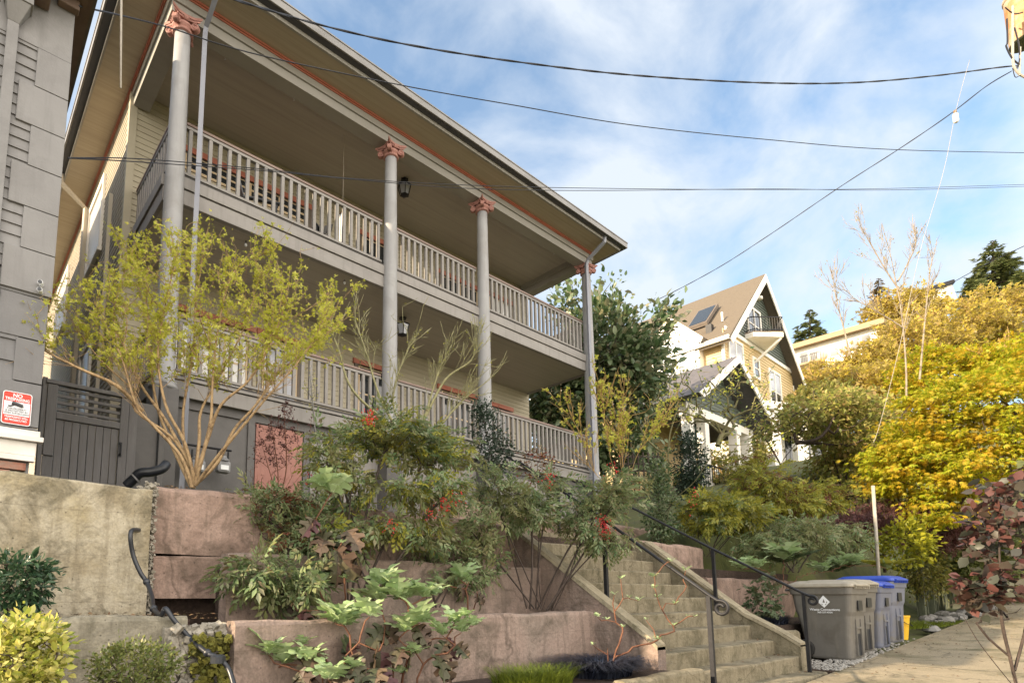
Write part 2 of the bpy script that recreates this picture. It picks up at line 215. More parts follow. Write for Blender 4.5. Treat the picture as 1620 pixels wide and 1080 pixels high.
# ================================================================ mesh builder
class MB:
    def __init__(s): s.v = []; s.f = []
    def add(s, vs, fs):
        k = len(s.v); s.v += [tuple(map(float, p)) for p in vs]; s.f += [tuple(i + k for i in q) for q in fs]; return s
    def box(s, x0, x1, y0, y1, z0, z1):
        return s.add([(x0, y0, z0), (x1, y0, z0), (x1, y1, z0), (x0, y1, z0), (x0, y0, z1), (x1, y0, z1), (x1, y1, z1), (x0, y1, z1)],
                     [(0, 3, 2, 1), (4, 5, 6, 7), (0, 1, 5, 4), (1, 2, 6, 5), (2, 3, 7, 6), (3, 0, 4, 7)])
    def hexa(s, P):      # eight corners, bottom ring then top ring
        return s.add(P, [(0, 3, 2, 1), (4, 5, 6, 7), (0, 1, 5, 4), (1, 2, 6, 5), (2, 3, 7, 6), (3, 0, 4, 7)])
    def bar(s, a, b, w, h, up=(0, 0, 1)):
        a = Vector(a); b = Vector(b); d = (b - a).normalized(); u = Vector(up); r = d.cross(u).normalized(); u = r.cross(d)
        P = [q + r * i * w / 2 + u * j * h / 2 for q in (a, b) for i, j in ((-1, -1), (1, -1), (1, 1), (-1, 1))]
        return s.add(P, [(0, 3, 2, 1), (4, 5, 6, 7), (0, 1, 5, 4), (1, 2, 6, 5), (2, 3, 7, 6), (3, 0, 4, 7)])
    def tube(s, pts, r, n=8, cap=True):
        pts = [Vector(p) for p in pts]; m = len(pts); rs = r if hasattr(r, '__len__') else [r] * m
        k = len(s.v); t0 = (pts[1] - pts[0]).normalized(); u = t0.orthogonal().normalized()
        for i, p in enumerate(pts):
            t = (pts[min(i + 1, m - 1)] - pts[max(i - 1, 0)])
            t = t.normalized() if t.length > 1e-9 else t0
            u = (u - t * u.dot(t)); u = u.normalized() if u.length > 1e-6 else t.orthogonal().normalized(); w = t.cross(u)
            for j in range(n):
                c = 2 * math.pi * j / n; s.v.append(tuple(p + (u * math.cos(c) + w * math.sin(c)) * rs[i]))
        for i in range(m - 1):
            for j in range(n):
                a = k + i * n + j; b = k + i * n + (j + 1) % n; s.f.append((a, b, b + n, a + n))
        if cap: s.f.append(tuple(k + j for j in reversed(range(n)))); s.f.append(tuple(k + (m - 1) * n + j for j in range(n)))
        return s
    def lathe(s, c, prof, n=24):
        k = len(s.v); c = Vector(c)
        for r, z in prof:
            for j in range(n):
                a = 2 * math.pi * j / n; s.v.append((c.x + r * math.cos(a), c.y + r * math.sin(a), c.z + z))
        for i in range(len(prof) - 1):
            for j in range(n):
                a = k + i * n + j; b = k + i * n + (j + 1) % n; s.f.append((a, b, b + n, a + n))
        s.f.append(tuple(k + j for j in reversed(range(n)))); s.f.append(tuple(k + (len(prof) - 1) * n + j for j in range(n))); return s
    def prism(s, poly, vec):
        n = len(poly); P = [Vector(p) for p in poly]; v = Vector(vec)
        return s.add(P + [p + v for p in P], [tuple(reversed(range(n))), tuple(range(n, 2 * n))] + [(i, (i + 1) % n, n + (i + 1) % n, n + i) for i in range(n)])
    def ball(s, c, r, n=8, m=6, sz=(1, 1, 1)):
        k = len(s.v); c = Vector(c)
        for i in range(m + 1):
            th = math.pi * i / m
            for j in range(n):
                a = 2 * math.pi * j / n; s.v.append((c.x + r * sz[0] * math.sin(th) * math.cos(a), c.y + r * sz[1] * math.sin(th) * math.sin(a), c.z + r * sz[2] * math.cos(th)))
        for i in range(m):
            for j in range(n):
                a = k + i * n + j; b = k + i * n + (j + 1) % n; s.f.append((a, a + n, b + n, b))
        return s
    def lump(s, c, r, sz=(1, 1, 1)):
        k = len(s.v); c = Vector(c); ax = Vector((R_.gauss(0, 1), R_.gauss(0, 1), R_.gauss(0, 1))).normalized(); a = R_.random() * 6
        from mathutils import Quaternion
        q = Quaternion(ax, a)
        for x in (-1, 1):
            for y in (-1, 1):
                for z in (-1, 1):
                    p = q @ Vector((x * R_.uniform(.5, .85), y * R_.uniform(.45, .8), z * R_.uniform(.4, .7))); s.v.append((c.x + p.x * r * sz[0], c.y + p.y * r * sz[1], c.z + p.z * r * sz[2]))
        s.f += [tuple(k + i for i in f) for f in ((0, 1, 3, 2), (4, 6, 7, 5), (0, 4, 5, 1), (2, 3, 7, 6), (0, 2, 6, 4), (1, 5, 7, 3))]
        return s
    def build(s, name, mat, parent=None, smooth=False, bevel=0, local=False):
        me = bpy.data.meshes.new(name); me.from_pydata(s.v, [], s.f); me.update()
        if smooth: me.polygons.foreach_set('use_smooth', [True] * len(me.polygons))
        me.materials.append(MAT[mat]); o = bpy.data.objects.new(name, me); COL.objects.link(o)
        if parent is not None: adopt(o, parent, local)
        if bevel:
            b = o.modifiers.new('edge', 'BEVEL'); b.width = bevel; b.segments = 2; b.limit_method = 'ANGLE'; b.angle_limit = rad(40)
        return o
def adopt(o, parent, local=False):
    o.parent = parent
    if not local and parent.parent is None and parent.type == 'EMPTY': o.location = -parent.location
def tag(o, label, cat, group=None):
    o['label'] = label; o['category'] = cat
    if group: o['group'] = group
    return o
def thing(name, label, cat, loc=(0, 0, 0), group=None):
    o = bpy.data.objects.new(name, None); COL.objects.link(o); o.location = Vector(loc); o.empty_display_size = .2; return tag(o, label, cat, group)
def struct(o): o['kind'] = 'structure'; return o
def copy_tree(o, parent=None):
    c = o.copy(); COL.objects.link(c)
    if parent: c.parent = parent
    for ch in list(o.children): copy_tree(ch, c)
    return c
def text(name, body, size, mat, parent, origin, xdir, zdir, align='CENTER', ext=.001, bold=0, sx=1.):
    """lettering lying on a surface: xdir is the reading direction, zdir up the letters"""
    cu = bpy.data.curves.new(name, 'FONT'); cu.body = body; cu.size = size; cu.align_x = align; cu.align_y = 'CENTER'; cu.extrude = ext; cu.offset = bold
    tmp = bpy.data.objects.new(name, cu); me = bpy.data.meshes.new_from_object(tmp); bpy.data.objects.remove(tmp)
    x = Vector(xdir).normalized(); z = Vector(zdir).normalized(); y = x.cross(z) * -1; o3 = Vector(origin)
    for v in me.vertices: p = v.co.copy(); v.co = o3 + x * p.x * sx + z * p.y - (-y) * 0 + x.cross(z) * p.z
    me.materials.clear(); me.materials.append(MAT[mat]); me.name = name
    o = bpy.data.objects.new(name, me); COL.objects.link(o); adopt(o, parent, True); return o
def siding(mb, a, b, z0, z1, pitch, lap=.014, out=(0, -1, 0)):
    """clapboards between two points on plan: a saw-tooth of lapped boards"""
    a = Vector((a[0], a[1], 0)); b = Vector((b[0], b[1], 0)); o = Vector(out); z = z0
    while z < z1 - 1e-4:
        t = min(z + pitch, z1); U = Vector((0, 0, 1))
        P = [a + U * z + o * lap, b + U * z + o * lap, b + U * t + o * .001, a + U * t + o * .001, a + U * z - o * .03, b + U * z - o * .03, b + U * t - o * .03, a + U * t - o * .03]
        mb.add(P, [(0, 1, 2, 3), (4, 7, 6, 5), (0, 4, 5, 1), (1, 5, 6, 2), (2, 6, 7, 3), (3, 7, 4, 0)]); z = t
    return mb
# ================================================================ ground
def alley_z(x): return -1.29 + .04 * x if x < 26 else -.25 + (x - 26) * .16
def bank_z(x, y):
    b = .9 + max(0, min(x, 100) - 9.5) * .25
    return b
def ground_z(x, y):
    a = alley_z(x); b = bank_z(x, y)
    if 8.5 < x < 13.7: w = (y - 5.2) / .35
    elif x > 8.5: w = (y - 3.6 - max(0, x - 9) * .02) / (1.5 + max(0, x - 12) * .12)
    else: w = (y - 5.2) / .3
    w = min(1, max(0, w)); w = w * w * (3 - 2 * w)
    if x > 26: w = max(w, min(1, (x - 26) / 18))
    return a * (1 - w) + b * w
def grid(name, xs, ys, zf, mat, noise=0.):
    mb = MB(); nx, ny = len(xs), len(ys)
    for x in xs:
        for y in ys: mb.v.append((x, y, zf(x, y) + noise * (math.sin(x * 3.1 + y * 1.7) * math.sin(y * 2.3 - x * 1.1))))
    for i in range(nx - 1):
        for j in range(ny - 1): a = i * ny + j; mb.f.append((a, a + ny, a + ny + 1, a + 1))
    return struct(mb.build(name, mat, smooth=True))
xs = [-60, -20, -8, -3, 0, 3, 5.7, 8.5, 8.7] + [9 + i * .8 for i in range(60)] + [60, 70, 85, 110, 150]
ys = [-60, -20, -8, -3, 0, 1.5, 2.4, 2.8, 3.2, 3.6] + [3.9 + i * .3 for i in range(9)] + [7, 8, 10, 13, 17, 22, 30, 45, 70, 110]
def gz0(x, y):
    if x < 8.6 and y < 6.5: return -1.45
    return ground_z(x, y) - .03 * (y < 3) - .05
grid('ground', xs, ys, gz0, 'grass_bank', .03)
grid('alley', [-30, -8, -3, 0, 2, 4, 6, 8, 10, 12, 14, 16, 18, 20, 22, 24, 26, 30, 34], [-6, -3, -1, 0, 1, 2, 2.42], lambda x, y: alley_z(x) + .002, 'alley_paving')
mb = MB()
for x in (4.6, 7.2, 9.8, 12.6, 15.6, 19): mb.add([(x, -5, alley_z(x) + .006), (x + .016, -5, alley_z(x) + .006), (x + .016, 2.41, alley_z(x) + .006), (x, 2.41, alley_z(x) + .006)], [(0, 1, 2, 3)])
struct(mb.build('alley_joint', 'dark_gap'))
mb = MB(); mb.box(1.4, 5.55, 2.75, 3.68, -1.4, -.72); struct(mb.build('planting_bed', 'soil'))
mb = MB(); mb.box(1.5, 5.55, 3.82, 4.4, -.5, -.235); struct(mb.build('planting_bed', 'soil'))
mb = MB(); mb.box(1.78, 5.55, 4.5, 4.8, -.2, .25); struct(mb.build('planting_bed', 'soil'))
mb = MB(); mb.box(-6, 8.6, 4.95, 8.72, -.3, .8); struct(mb.build('yard', 'soil'))
mb = MB(); mb.box(-2, 1.35, 4.1, 4.58, -.5, -.16); struct(mb.build('planting_bed', 'mulch'))
mb = MB(); mb.box(-2, 1.5, 3.0, 3.92, -1.4, -.74); struct(mb.build('planting_bed', 'mulch'))
# pebbles beside the bins: too many to count
mb = MB()
for i in range(1100):
    x = 8.75 + abs(R_.gauss(0, 1)) * 1.3; y = R_.uniform(2.38, 2.75 if x > 9.6 else 3.2); s = R_.uniform(.009, .024)
    mb.ball((x, y, alley_z(x) + .012 + s * .3), s, 5, 3, (1.2, .9, .6))
g = mb.build('gravel', 'gravel_stone'); g['kind'] = 'stuff'
mb = MB(); mb.box(8.7, 15, 2.42, 3.6, -1.4, -.93); struct(mb.build('gravel_strip', 'soil'))
# ================================================================ the porch house
YF, YW, XL, XR = 8.69, 10.9, 2.08, 13.3
CXS = [2.3, 6.4, 9.03, 13.1]
H = thing('porch_house', 'grey two storey house with double porch, ionic columns and wide tan eaves', 'house', (7.7, 10.9, .9))
# body walls
mb = MB(); siding(mb, (XL, YW), (XR, YW), .9, 9.42, .115); mb.build('front_wall', 'house_siding', H)
mb = MB(); siding(mb, (XL, YW + .0), (XL, 26), .9, 9.42, .115, out=(-1, 0, 0)); mb.build('side_wall', 'siding_side', H)
mb = MB(); mb.box(XL + .04, XR, YW + .05, 26, .9, 9.42); mb.build('wall', 'house_siding', H)
mb = MB(); mb.box(XL - .03, XL + .1, YW - .03, YW + .1, .9, 9.3); mb.build('corner_board', 'house_siding', H)
# basement under the porch
bm = MB(); bm.box(2.32, 13.12, 8.78, 8.9, .8, 2.97); bm.box(2.32, 2.44, 8.9, 10.9, .8, 2.97); bm.box(13., 13.12, 8.9, 10.9, .8, 2.97)
for x in (2.32, 3.66, 4.66, 6.3, 8.95, 12.98): bm.box(x, x + .12, 8.745, 8.78, .85, 2.93)
bm.box(2.32, 13.12, 8.75, 8.78, 2.8, 2.97); bm.box(2.32, 13.12, 8.75, 8.78, .85, 1.0); bm.build('basement_wall', 'dark_grey_paint', H, bevel=.006)
MB().box(3.8, 4.64, 8.752, 8.778, 1.02, 2.78).build('basement_panel', 'coral_panel', H)['label'] = 'coral pink painted panel'
MB().box(4.8, 12.95, 8.752, 8.778, 1.02, 2.7).build('basement_panel', 'trim_grey', H)
# porch decks: slab, ceiling boards below it, double fascia board in front
for zt, zc, nm in ((6.44, 6.02, 'upper'), (3.26, 2.98, 'lower')):
    MB().box(2.24, 13.18, 8.76, 10.88, zc, zt).build('porch_floor', 'porch_ceiling', H)
    m = MB(); m.box(2.2, 13.2, 8.66, 8.755, zc - .04, zc + .2); m.box(2.2, 13.2, 8.635, 8.755, zc + .212, zt - .02)
    m.box(2.17, 2.235, 8.76, 10.87, zc - .04, zc + .2); m.box(2.145, 2.235, 8.76, 10.87, zc + .212, zt - .02)
    m.box(13.185, 13.25, 8.76, 10.87, zc - .04, zc + .2); m.box(13.185, 13.275, 8.76, 10.87, zc + .212, zt - .02)
    m.build('deck_fascia', 'trim_grey', H, bevel=.006)
    m = MB(); m.box(2.22, 13.18, 8.67, 8.75, zt - .018, zt + .028); m.box(2.19, 2.23, 8.76, 10.87, zt - .018, zt + .028); m.build('rail_shade', 'dark_gap', H)  # dark strip: shade beneath the bottom rail put into the colour
MB().box(2.2, 13.2, 8.9, 10.88, 9.36, 9.42).build('porch_ceiling', 'porch_ceiling', H)
# architrave with two steps, coral moulding
m = MB(); m.box(2.1, 13.3, 8.56, 8.84, 9.03, 9.2); m.box(2.07, 13.33, 8.53, 8.86, 9.206, 9.398)
m.box(2.1, 2.38, 8.865, 10.85, 9.03, 9.2); m.box(2.07, 2.4, 8.865, 10.85, 9.206, 9.398); m.box(13.02, 13.3, 8.865, 10.85, 9.03, 9.2); m.box(13., 13.33, 8.865, 10.85, 9.206, 9.398)
m.build('porch_beam', 'beam_grey', H, bevel=.005)
m = MB()
for i, (dy, z0, z1) in enumerate(((.02, 9.33, 9.355), (.035, 9.36, 9.398))):
    m.box(2.05 - dy, 13.35, 8.53 - dy, 8.527, z0, z1); m.box(2.066 - dy, 2.066, 8.53, 26, z0 + .0, z1)
m.build('coral_moulding', 'coral_trim', H)
# soffit ring, fascia, gutter, roof
EX0, EX1, EY0, EY1 = 1.5, 13.72, 7.98, 26.6
m = MB(); m.box(EX0, EX1, EY0, 8.9, 9.402, 9.44); m.box(EX0, XL + .1, 8.9, EY1, 9.402, 9.44); m.box(XR - .1, EX1, 8.9, EY1, 9.402, 9.44); m.build('soffit', 'soffit_tan', H)
m = MB(); m.box(EX0 - .02, EX1 + .02, EY0 - .03, EY0 + .015, 9.385, 9.5); m.box(EX0 - .02, EX0 + .015, EY0, EY1, 9.385, 9.5); m.box(EX1 - .015, EX1 + .02, EY0, EY1, 9.385, 9.5); m.build('fascia', 'beam_grey', H)
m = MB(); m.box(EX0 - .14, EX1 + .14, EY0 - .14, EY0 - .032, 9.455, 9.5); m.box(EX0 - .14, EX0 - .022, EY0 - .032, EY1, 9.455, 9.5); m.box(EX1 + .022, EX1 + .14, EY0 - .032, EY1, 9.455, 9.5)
m.build('gutter_underside', 'gutter_shade', H)
m = MB()
for x0, x1, y0, y1 in ((EX0 - .17, EX1 + .17, EY0 - .17, EY0 - .142), (EX0 - .17, EX0 - .142, EY0 - .142, EY1), (EX1 + .142, EX1 + .17, EY0 - .142, EY1)):
    m.box(x0, x1, y0, y1, 9.455, 9.585); m.box(x0 - .012, x1 + .012, y0 - .012, y1 + .004, 9.588, 9.615)
m.build('gutter', 'gutter_metal', H, bevel=.004)
a = [(EX0 - .1, EY0 - .1, 9.6), (EX1 + .1, EY0 - .1, 9.6), (EX1 + .1, EY1, 9.6), (EX0 - .1, EY1, 9.6)]
m = MB(); m.add(a + [(7.6, 14.2, 11.9), (7.6, 21, 11.9)], [(0, 1, 4), (1, 2, 5, 4), (2, 3, 5), (3, 0, 4, 5), (0, 3, 2, 1)]); m.build('roof', 'roof_dark', H)
# columns: entasis shaft, ionic capital in coral
def capital(c, par):
    cx, cy = c; m = MB(); z = 8.8
    m.lathe((cx, cy, z - .05), [(.118, 0), (.15, .012), (.158, .03), (.15, .05), (.125, .058)], 24)            # astragal and echinus
    m.lathe((cx, cy, z + .005), [(.13, 0), (.165, .05), (.165, .08), (.13, .1)], 24)
    ab = [(-1, -1), (-.55, -.72), (0, -.62), (.55, -.72), (1, -1), (.72, -.55), (.62, 0), (.72, .55), (1, 1), (.55, .72), (0, .62), (-.55, .72), (-1, 1), (-.72, .55), (-.62, 0), (-.72, -.55)]
    for s, z0, h in ((.2, z + .15, .03), (.225, z + .183, .045)): m.prism([(cx + u * s, cy + v * s, z0) for u, v in ab], (0, 0, h))  # concave abacus
    for ax, ay in ((-1, -1), (1, -1), (1, 1), (-1, 1)):                                                     # a scroll on every corner
        d = Vector((ax, ay, 0)).normalized(); p = Vector((-d.y, d.x, 0)); ctr = Vector((cx, cy, z + .055)) + d * .215
        for side in (-1, 1):
            pts = []
            for k in range(22):
                th = k * .52; r = .068 * (1 - k / 26.); pts.append(ctr + p * side * .034 + d * math.cos(th + 1.2) * r + Vector((0, 0, math.sin(th + 1.2) * r)))
            m.tube(pts, .011, 5)
        n = 14; P = [ctr + d * math.cos(2 * math.pi * k / n) * .056 + Vector((0, 0, math.sin(2 * math.pi * k / n) * .056)) - p * .034 for k in range(n)]
        m.prism(P, p * .068)
    for k in range(4):                                                                                       # rosettes and leaves between
        a = k * math.pi / 2; d = Vector((math.cos(a), math.sin(a), 0)); q = Vector((-d.y, d.x, 0)); c0 = Vector((cx, cy, z + .14)) + d * .15
        m.ball(c0, .03, 8, 5, (1, 1, 1))
        for j in (-1, 0, 1): m.tube([c0 - Vector((0, 0, .02)) + q * j * .02, c0 + d * .03 + q * j * .05 + Vector((0, 0, .02)), c0 + d * .025 + q * j * .075 - Vector((0, 0, .01))], [.014, .012, .005], 5)
    m.build('capital', 'coral_capital', par, smooth=False)
for i, x in enumerate(CXS):
    z0 = 2.97; m = MB(); hgt = 8.77 - z0
    prof = [(.2, 0), (.2, .06), (.175, .065), (.19, .09), (.185, .12), (.16, .135), (.15, .16)]
    prof += [(.15 - .034 * (t ** 1.7), .16 + (hgt - .16) * t) for t in [k / 12 for k in range(13)]]
    m.lathe((x, YF - .06, z0), prof, 40); c = m.build('column', 'column_paint', H, smooth=True); capital((x, YF - .06), c)
    MB().box(x - .18, x + .18, YF - .24, YF + .1, .8, z0).build('pier', 'dark_grey_paint', H, bevel=.01)
# railings: top rail, bottom rail, balusters one by one
nb = [0]; rest = MB(); firstbal = {}
def railing(x0, x1, zb, front=True):
    m = MB(); m.box(x0, x1, YF - .005, YF + .085, zb + .885, zb + .93); r = m.build('railing', 'rail_brown', H, bevel=.008); r['label'] = 'porch railing with dark brown cap'
    m = MB(); m.box(x0, x1, YF + .008, YF + .072, zb + .83, zb + .88); m.box(x0, x1, YF + .01, YF + .07, zb + .045, zb + .09); m.build('bottom_rail', 'trim_grey', r, bevel=.005)
    n = int(round((x1 - x0) / .16)); st = (x1 - x0) / n
    for k in range(n):
        x = x0 + (k + .5) * st
        if nb[0] < 90:
            if not firstbal: firstbal['o'] = MB().box(-.028, .028, YF + .014, YF + .066, .09, .832).build('baluster', 'trim_grey', None)
            o = firstbal['o'] if nb[0] == 0 else firstbal['o'].copy()
            if nb[0]: COL.objects.link(o)
            o.parent = r; o.location = (x, 0, zb); nb[0] += 1
        else: rest.box(x - .028, x + .028, YF + .014, YF + .066, zb + .09, zb + .832)
for a_, b_ in ((2.45, 6.25), (6.55, 8.88), (9.18, 12.95)): railing(a_, b_, 6.465)
railing(9.18, 12.95, 3.285)
for a_, b_ in ((2.45, 6.25), (6.55, 8.88)): railing(a_, b_, 3.285)
for zb in (6.465, 3.285):
    for xx in (2.28, 13.1):
        m = MB(); m.box(xx - .04, xx + .05, 8.86, 10.86, zb + .885, zb + .93); r = m.build('side_railing', 'rail_brown', H, bevel=.008)
        m = MB(); m.box(xx - .03, xx + .03, 8.86, 10.86, zb + .83, zb + .88); m.box(xx - .03, xx + .03, 8.86, 10.86, zb + .045, zb + .09); m.build('bottom_rail', 'trim_grey', r)
        for k in range(14): y = 8.95 + k * .142; rest.box(xx - .022, xx + .022, y - .022, y + .022, zb + .09, zb + .832)
o = rest.build('baluster', 'trim_grey', H); o['kind'] = 'stuff'
# windows and doors on the porch wall
def opening(x0, x1, z0, z1, door=False, gl='window_glass', mull=1, lintel='coral_trim', frame='cream_frame', y=YW):
    kind = 'door' if door else 'window'
    m = MB(); t = .1
    m.box(x0 - t, x0, y - .045, y + .02, z0 - (0 if door else t), z1); m.box(x1, x1 + t, y - .045, y + .02, z0 - (0 if door else t), z1); m.box(x0 - t, x1 + t, y - .03, y + .015, z1 - .03, z1 + .001)
    w = m.build(kind, 'brown_frame', H)
    m = MB(); m.box(x0 - t - .04, x1 + t + .04, y - .06, y + .02, z1 + .002, z1 + .12); m.build('lintel', lintel, w)
    if not door: MB().box(x0 - t - .03, x1 + t + .03, y - .07, y + .02, z0 - t - .05, z0 - t - .002).build('sill', lintel, w)
    m = MB(); s = .05; m.box(x0, x0 + s, y - .03, y + .01, z0, z1); m.box(x1 - s, x1, y - .03, y + .01, z0, z1)
    m.box(x0 + s, x1 - s, y - .03, y + .01, z1 - s, z1); m.box(x0 + s, x1 - s, y - .03, y + .01, z0, z0 + s)
    for k in range(1, mull + 1):
        xx = x0 + (x1 - x0) * k / (mull + 1); m.box(xx - .03, xx + .03, y - .028, y + .01, z0 + s, z1 - s)
    m.box(x0 + s, x1 - s, y - .026, y + .01, (z0 + z1) / 2 - .02 + (.35 if door else 0), (z0 + z1) / 2 + .02 + (.35 if door else 0)); m.build('frame', frame, w)
    MB().box(x0 + .02, x1 - .02, y - .018, y + .005, z0 + .02, z1 - .02).build('pane', gl, w)
    if door:
        MB().ball((x1 - .09, y - .07, z0 + 1.0), .035).build('handle', 'black_iron', w)
MB().box(2.85, 5.95, YW - .05, YW - .016, 8.02, 8.12).build('transom_band', 'coral_trim', H); opening(3.05, 4.55, 6.95, 8.0, mull=1); opening(4.8, 5.75, 6.95, 8.0, mull=0, gl='window_glass'); opening(3.05, 5.75, 8.26, 8.62, mull=3)
opening(7.2, 8.1, 6.47, 8.6, True, mull=0); opening(9.75, 11.15, 7.0, 8.55, mull=1); opening(11.6, 12.5, 6.47, 8.6, True, mull=0, gl='pale_glass')
opening(3.0, 4.5, 3.85, 5.35, mull=2, gl='pale_glass'); opening(4.8, 5.6, 3.85, 5.35, mull=0, gl='curtained_glass'); opening(7.15, 8.05, 3.29, 5.35, True, mull=0)  # left window: bright reflection put into the pale pane colour
opening(9.75, 10.95, 3.29, 5.35, True, mull=1, gl='window_glass'); opening(11.55, 12.4, 3.29, 5.3, True, mull=0)
# side wall windows (sunny slot between the houses)
for (y0, y1, z0, z1) in ((13.0, 14.4, 7.3, 8.75), (17.4, 19.0, 7.3, 8.75), (13.2, 14.2, 3.6, 5.2)):
    m = MB(); m.box(XL - .06, XL + .01, y0 - .12, y0, z0 - .12, z1 + .12); m.box(XL - .06, XL + .01, y1, y1 + .12, z0 - .12, z1 + .12); m.box(XL - .06, XL + .01, y0, y1, z1, z1 + .12); m.box(XL - .09, XL + .01, y0 - .15, y1 + .15, z0 - .19, z0 - .122); m.box(XL - .05, XL + .01, y0, y1, z0 - .12, z0)
    w = m.build('side_window', 'yhouse_trim', H); MB().box(XL - .035, XL + .01, y0 + .05, y1 - .05, z0 + .05, z1 - .05).build('pane', 'pale_glass', w)
# downspouts
def spout(pts, w, d, mat='downspout_blue'):
    m = MB(); m.tube(pts, w, 4); return m.build('downspout', mat, H)
spout([(2.62, 7.92, 9.46), (2.62, 7.94, 9.3), (2.6, 8.47, 9.0), (2.6, 8.49, 8.85), (2.6, 8.49, 2.0), (2.58, 8.5, .95)], .05, .04)
spout([(12.95, 7.92, 9.46), (12.95, 7.93, 9.32), (12.9, 8.42, 9.02), (12.88, 8.46, 8.9), (12.88, 8.46, 3.0), (12.88, 8.46, 1.0)], .052, .04)
spout([(1.42, 14.4, 9.46), (1.42, 14.4, 9.25), (1.96, 14.5, 8.9), (1.96, 14.5, 3.2)], .06, .05, 'siding_side')
spout([(1.96, 11.6, 7.6), (1.96, 11.6, 4.6), (1.96, 11.7, 1.0)], .045, .05, 'siding_side')
for i, (px, py) in enumerate(((356, 88), (465, 153), (845, 378), (876, 398))):
    p = at(px, py, Z=9.36); MB().tube([p, p - np.array([0, 0, .05]), p - np.array([-.02, 0, .07]), p - np.array([.01, 0, .085])], .006, 5).build('ceiling_hook', 'sign_white', H)
# lanterns
def lantern(p, label):
    t = thing('lantern', label, 'lantern', p, 'black glass lanterns under the porch ceilings')
    m = MB(); m.lathe((0, 0, -.02), [(.09, 0), (.09, .02)], 6); m.tube([(0, 0, -.02), (0, 0, -.1)], .012, 6); m.lathe((0, 0, -.16), [(.17, 0), (.15, .02), (.03, .07)], 6); m.lathe((0, 0, -.42), [(.03, 0), (.1, .03), (.1, .04)], 6)
    for k in range(6):
        a = 2 * math.pi * k / 6; m.tube([(.16 * math.cos(a), .16 * math.sin(a), -.16), (.1 * math.cos(a), .1 * math.sin(a), -.39)], .009, 4)
    m.build('frame', 'black_iron', t, local=True); MB().lathe((0, 0, -.38), [(.085, 0), (.14, .21)], 6).build('glass', 'curtained_glass', t, local=True); MB().ball((0, 0, -.24), .035).build('bulb', 'sign_white', t, local=True)
lantern(at(640, 284, Z=9.36), 'black hexagonal lantern on the upper porch ceiling behind the second column'); lantern(at(637, 503, Z=5.98), 'black hexagonal lantern on the lower porch ceiling above bare branches')
for i, (px, py, lab) in enumerate(((389, 385, 'small clear string bulb under the lower porch edge, nearest the corner column'), (545, 445, 'small clear string bulb under the lower porch edge, beside the second column'))):
    p = at(px, py, Y=9.0); t = thing('light_bulb', lab, 'bulb', p, 'string bulbs under the lower porch'); MB().lathe((0, 0, 0), [(.012, .05), (.014, .0)], 8).build('socket', 'sign_ink', t, local=True); MB().ball((0, 0, -.03), .024, 8, 6, (1, 1, 1.3)).build('globe', 'sign_white', t, local=True)
# porch chairs of black slats on the upper deck
def chair(loc, rz, label):
    t = thing('porch_chair', label, 'chair', loc, 'black slatted chairs on the upper porch'); t.rotation_euler[2] = rz
    for sx in (-.27, .27):
        for sy in (-.26, .26): MB().bar((sx, sy, 0), (sx, sy * 1.0, .58), .05, .05, (0, 1, 0)).build('leg', 'black_plastic', t, local=True)
        MB().bar((sx, -.32, .6), (sx, .3, .6), .08, .03).build('armrest', 'black_plastic', t, local=True)
    m = MB()
    for k in range(6): m.box(-.25, .25, -.28 + k * .09, -.21 + k * .09, .36, .385)
    m.build('seat', 'black_plastic', t, local=True); m = MB()
    for k in range(5): m.bar((-.22 + k * .11, .24, .4), (-.22 + k * .11, .42, 1.05), .075, .022, (0, 1, 0))
    m.bar((-.27, .3, .62), (.27, .3, .62), .03, .05); m.build('backrest', 'black_plastic', t, local=True)
chair((4.05, 9.5, 6.47), rad(70), 'black slatted porch chair with pale seat rails, left one behind the upper railing'); chair((5.15, 9.6, 6.47), rad(-60), 'black slatted porch chair nearer the second column, behind the upper railing')
t = thing('wind_chime', 'white tube wind chime glimpsed through the upper railing', 'wind chime', (5.7, 9.3, 9.3)); MB().tube([(0, 0, .06), (0, 0, -1.7)], .004, 4).build('cord', 'cable_pale', t, local=True); MB().lathe((0, 0, -1.7), [(.07, 0), (.07, .02)], 12).build('disc', 'pole_wood', t, local=True)
for k in range(5):
    a = k * 1.26; MB().tube([(.05 * math.cos(a), .05 * math.sin(a), -1.7), (.05 * math.cos(a), .05 * math.sin(a), -2.25 - .06 * k)], .012, 6).build('tube', 'sign_white', t, local=True)
# ================================================================ neighbour house on the left
YN = 5.8; NBX = .575
Nn = thing('grey_quoined_house', 'grey painted house with raised corner blocks at the left edge', 'house', (-2.2, 9, .9))
m = MB(); m.box(-5.2, NBX - .06, YN + .03, 13, .9, 5.6); m.build('wall', 'nb_paint', Nn)
MB().box(-5.2, .5, 7.6, 20, .9, 8.7).build('rear_wing', 'nb_paint', Nn); MB().box(-5.4, .55, 7.4, 20.2, 8.702, 8.9).build('rear_roof', 'roof_dark', Nn)
m = MB(); siding(m, (-5.2, YN), (.34, YN), 2.78, 5.3, .1, .016); m.build('siding', 'nb_paint', Nn)
m = MB(); siding(m, (-5.2, YN + .015), (.36, YN + .015), 1.4, 2.75, .19, .018); m.build('siding', 'nb_lower', Nn)
m = MB(); zc = 4.905
for k in range(6):
    z1 = zc - .385 * k; x0 = .2 if k % 2 else .315
    m.box(x0, NBX, YN - .028, YN + .02, z1 - .378, z1)
m.box(.02, NBX, YN - .02, YN + .02, 4.912, 5.5)
m.build('corner_block', 'nb_paint', Nn, bevel=.004)
m = MB(); zc = 2.57
for k in range(4):
    z1 = zc - .385 * k; x0 = .345 if k % 2 else .21; m.box(x0, NBX - .02, YN - .01, YN + .03, max(1.4, z1 - .376), z1)
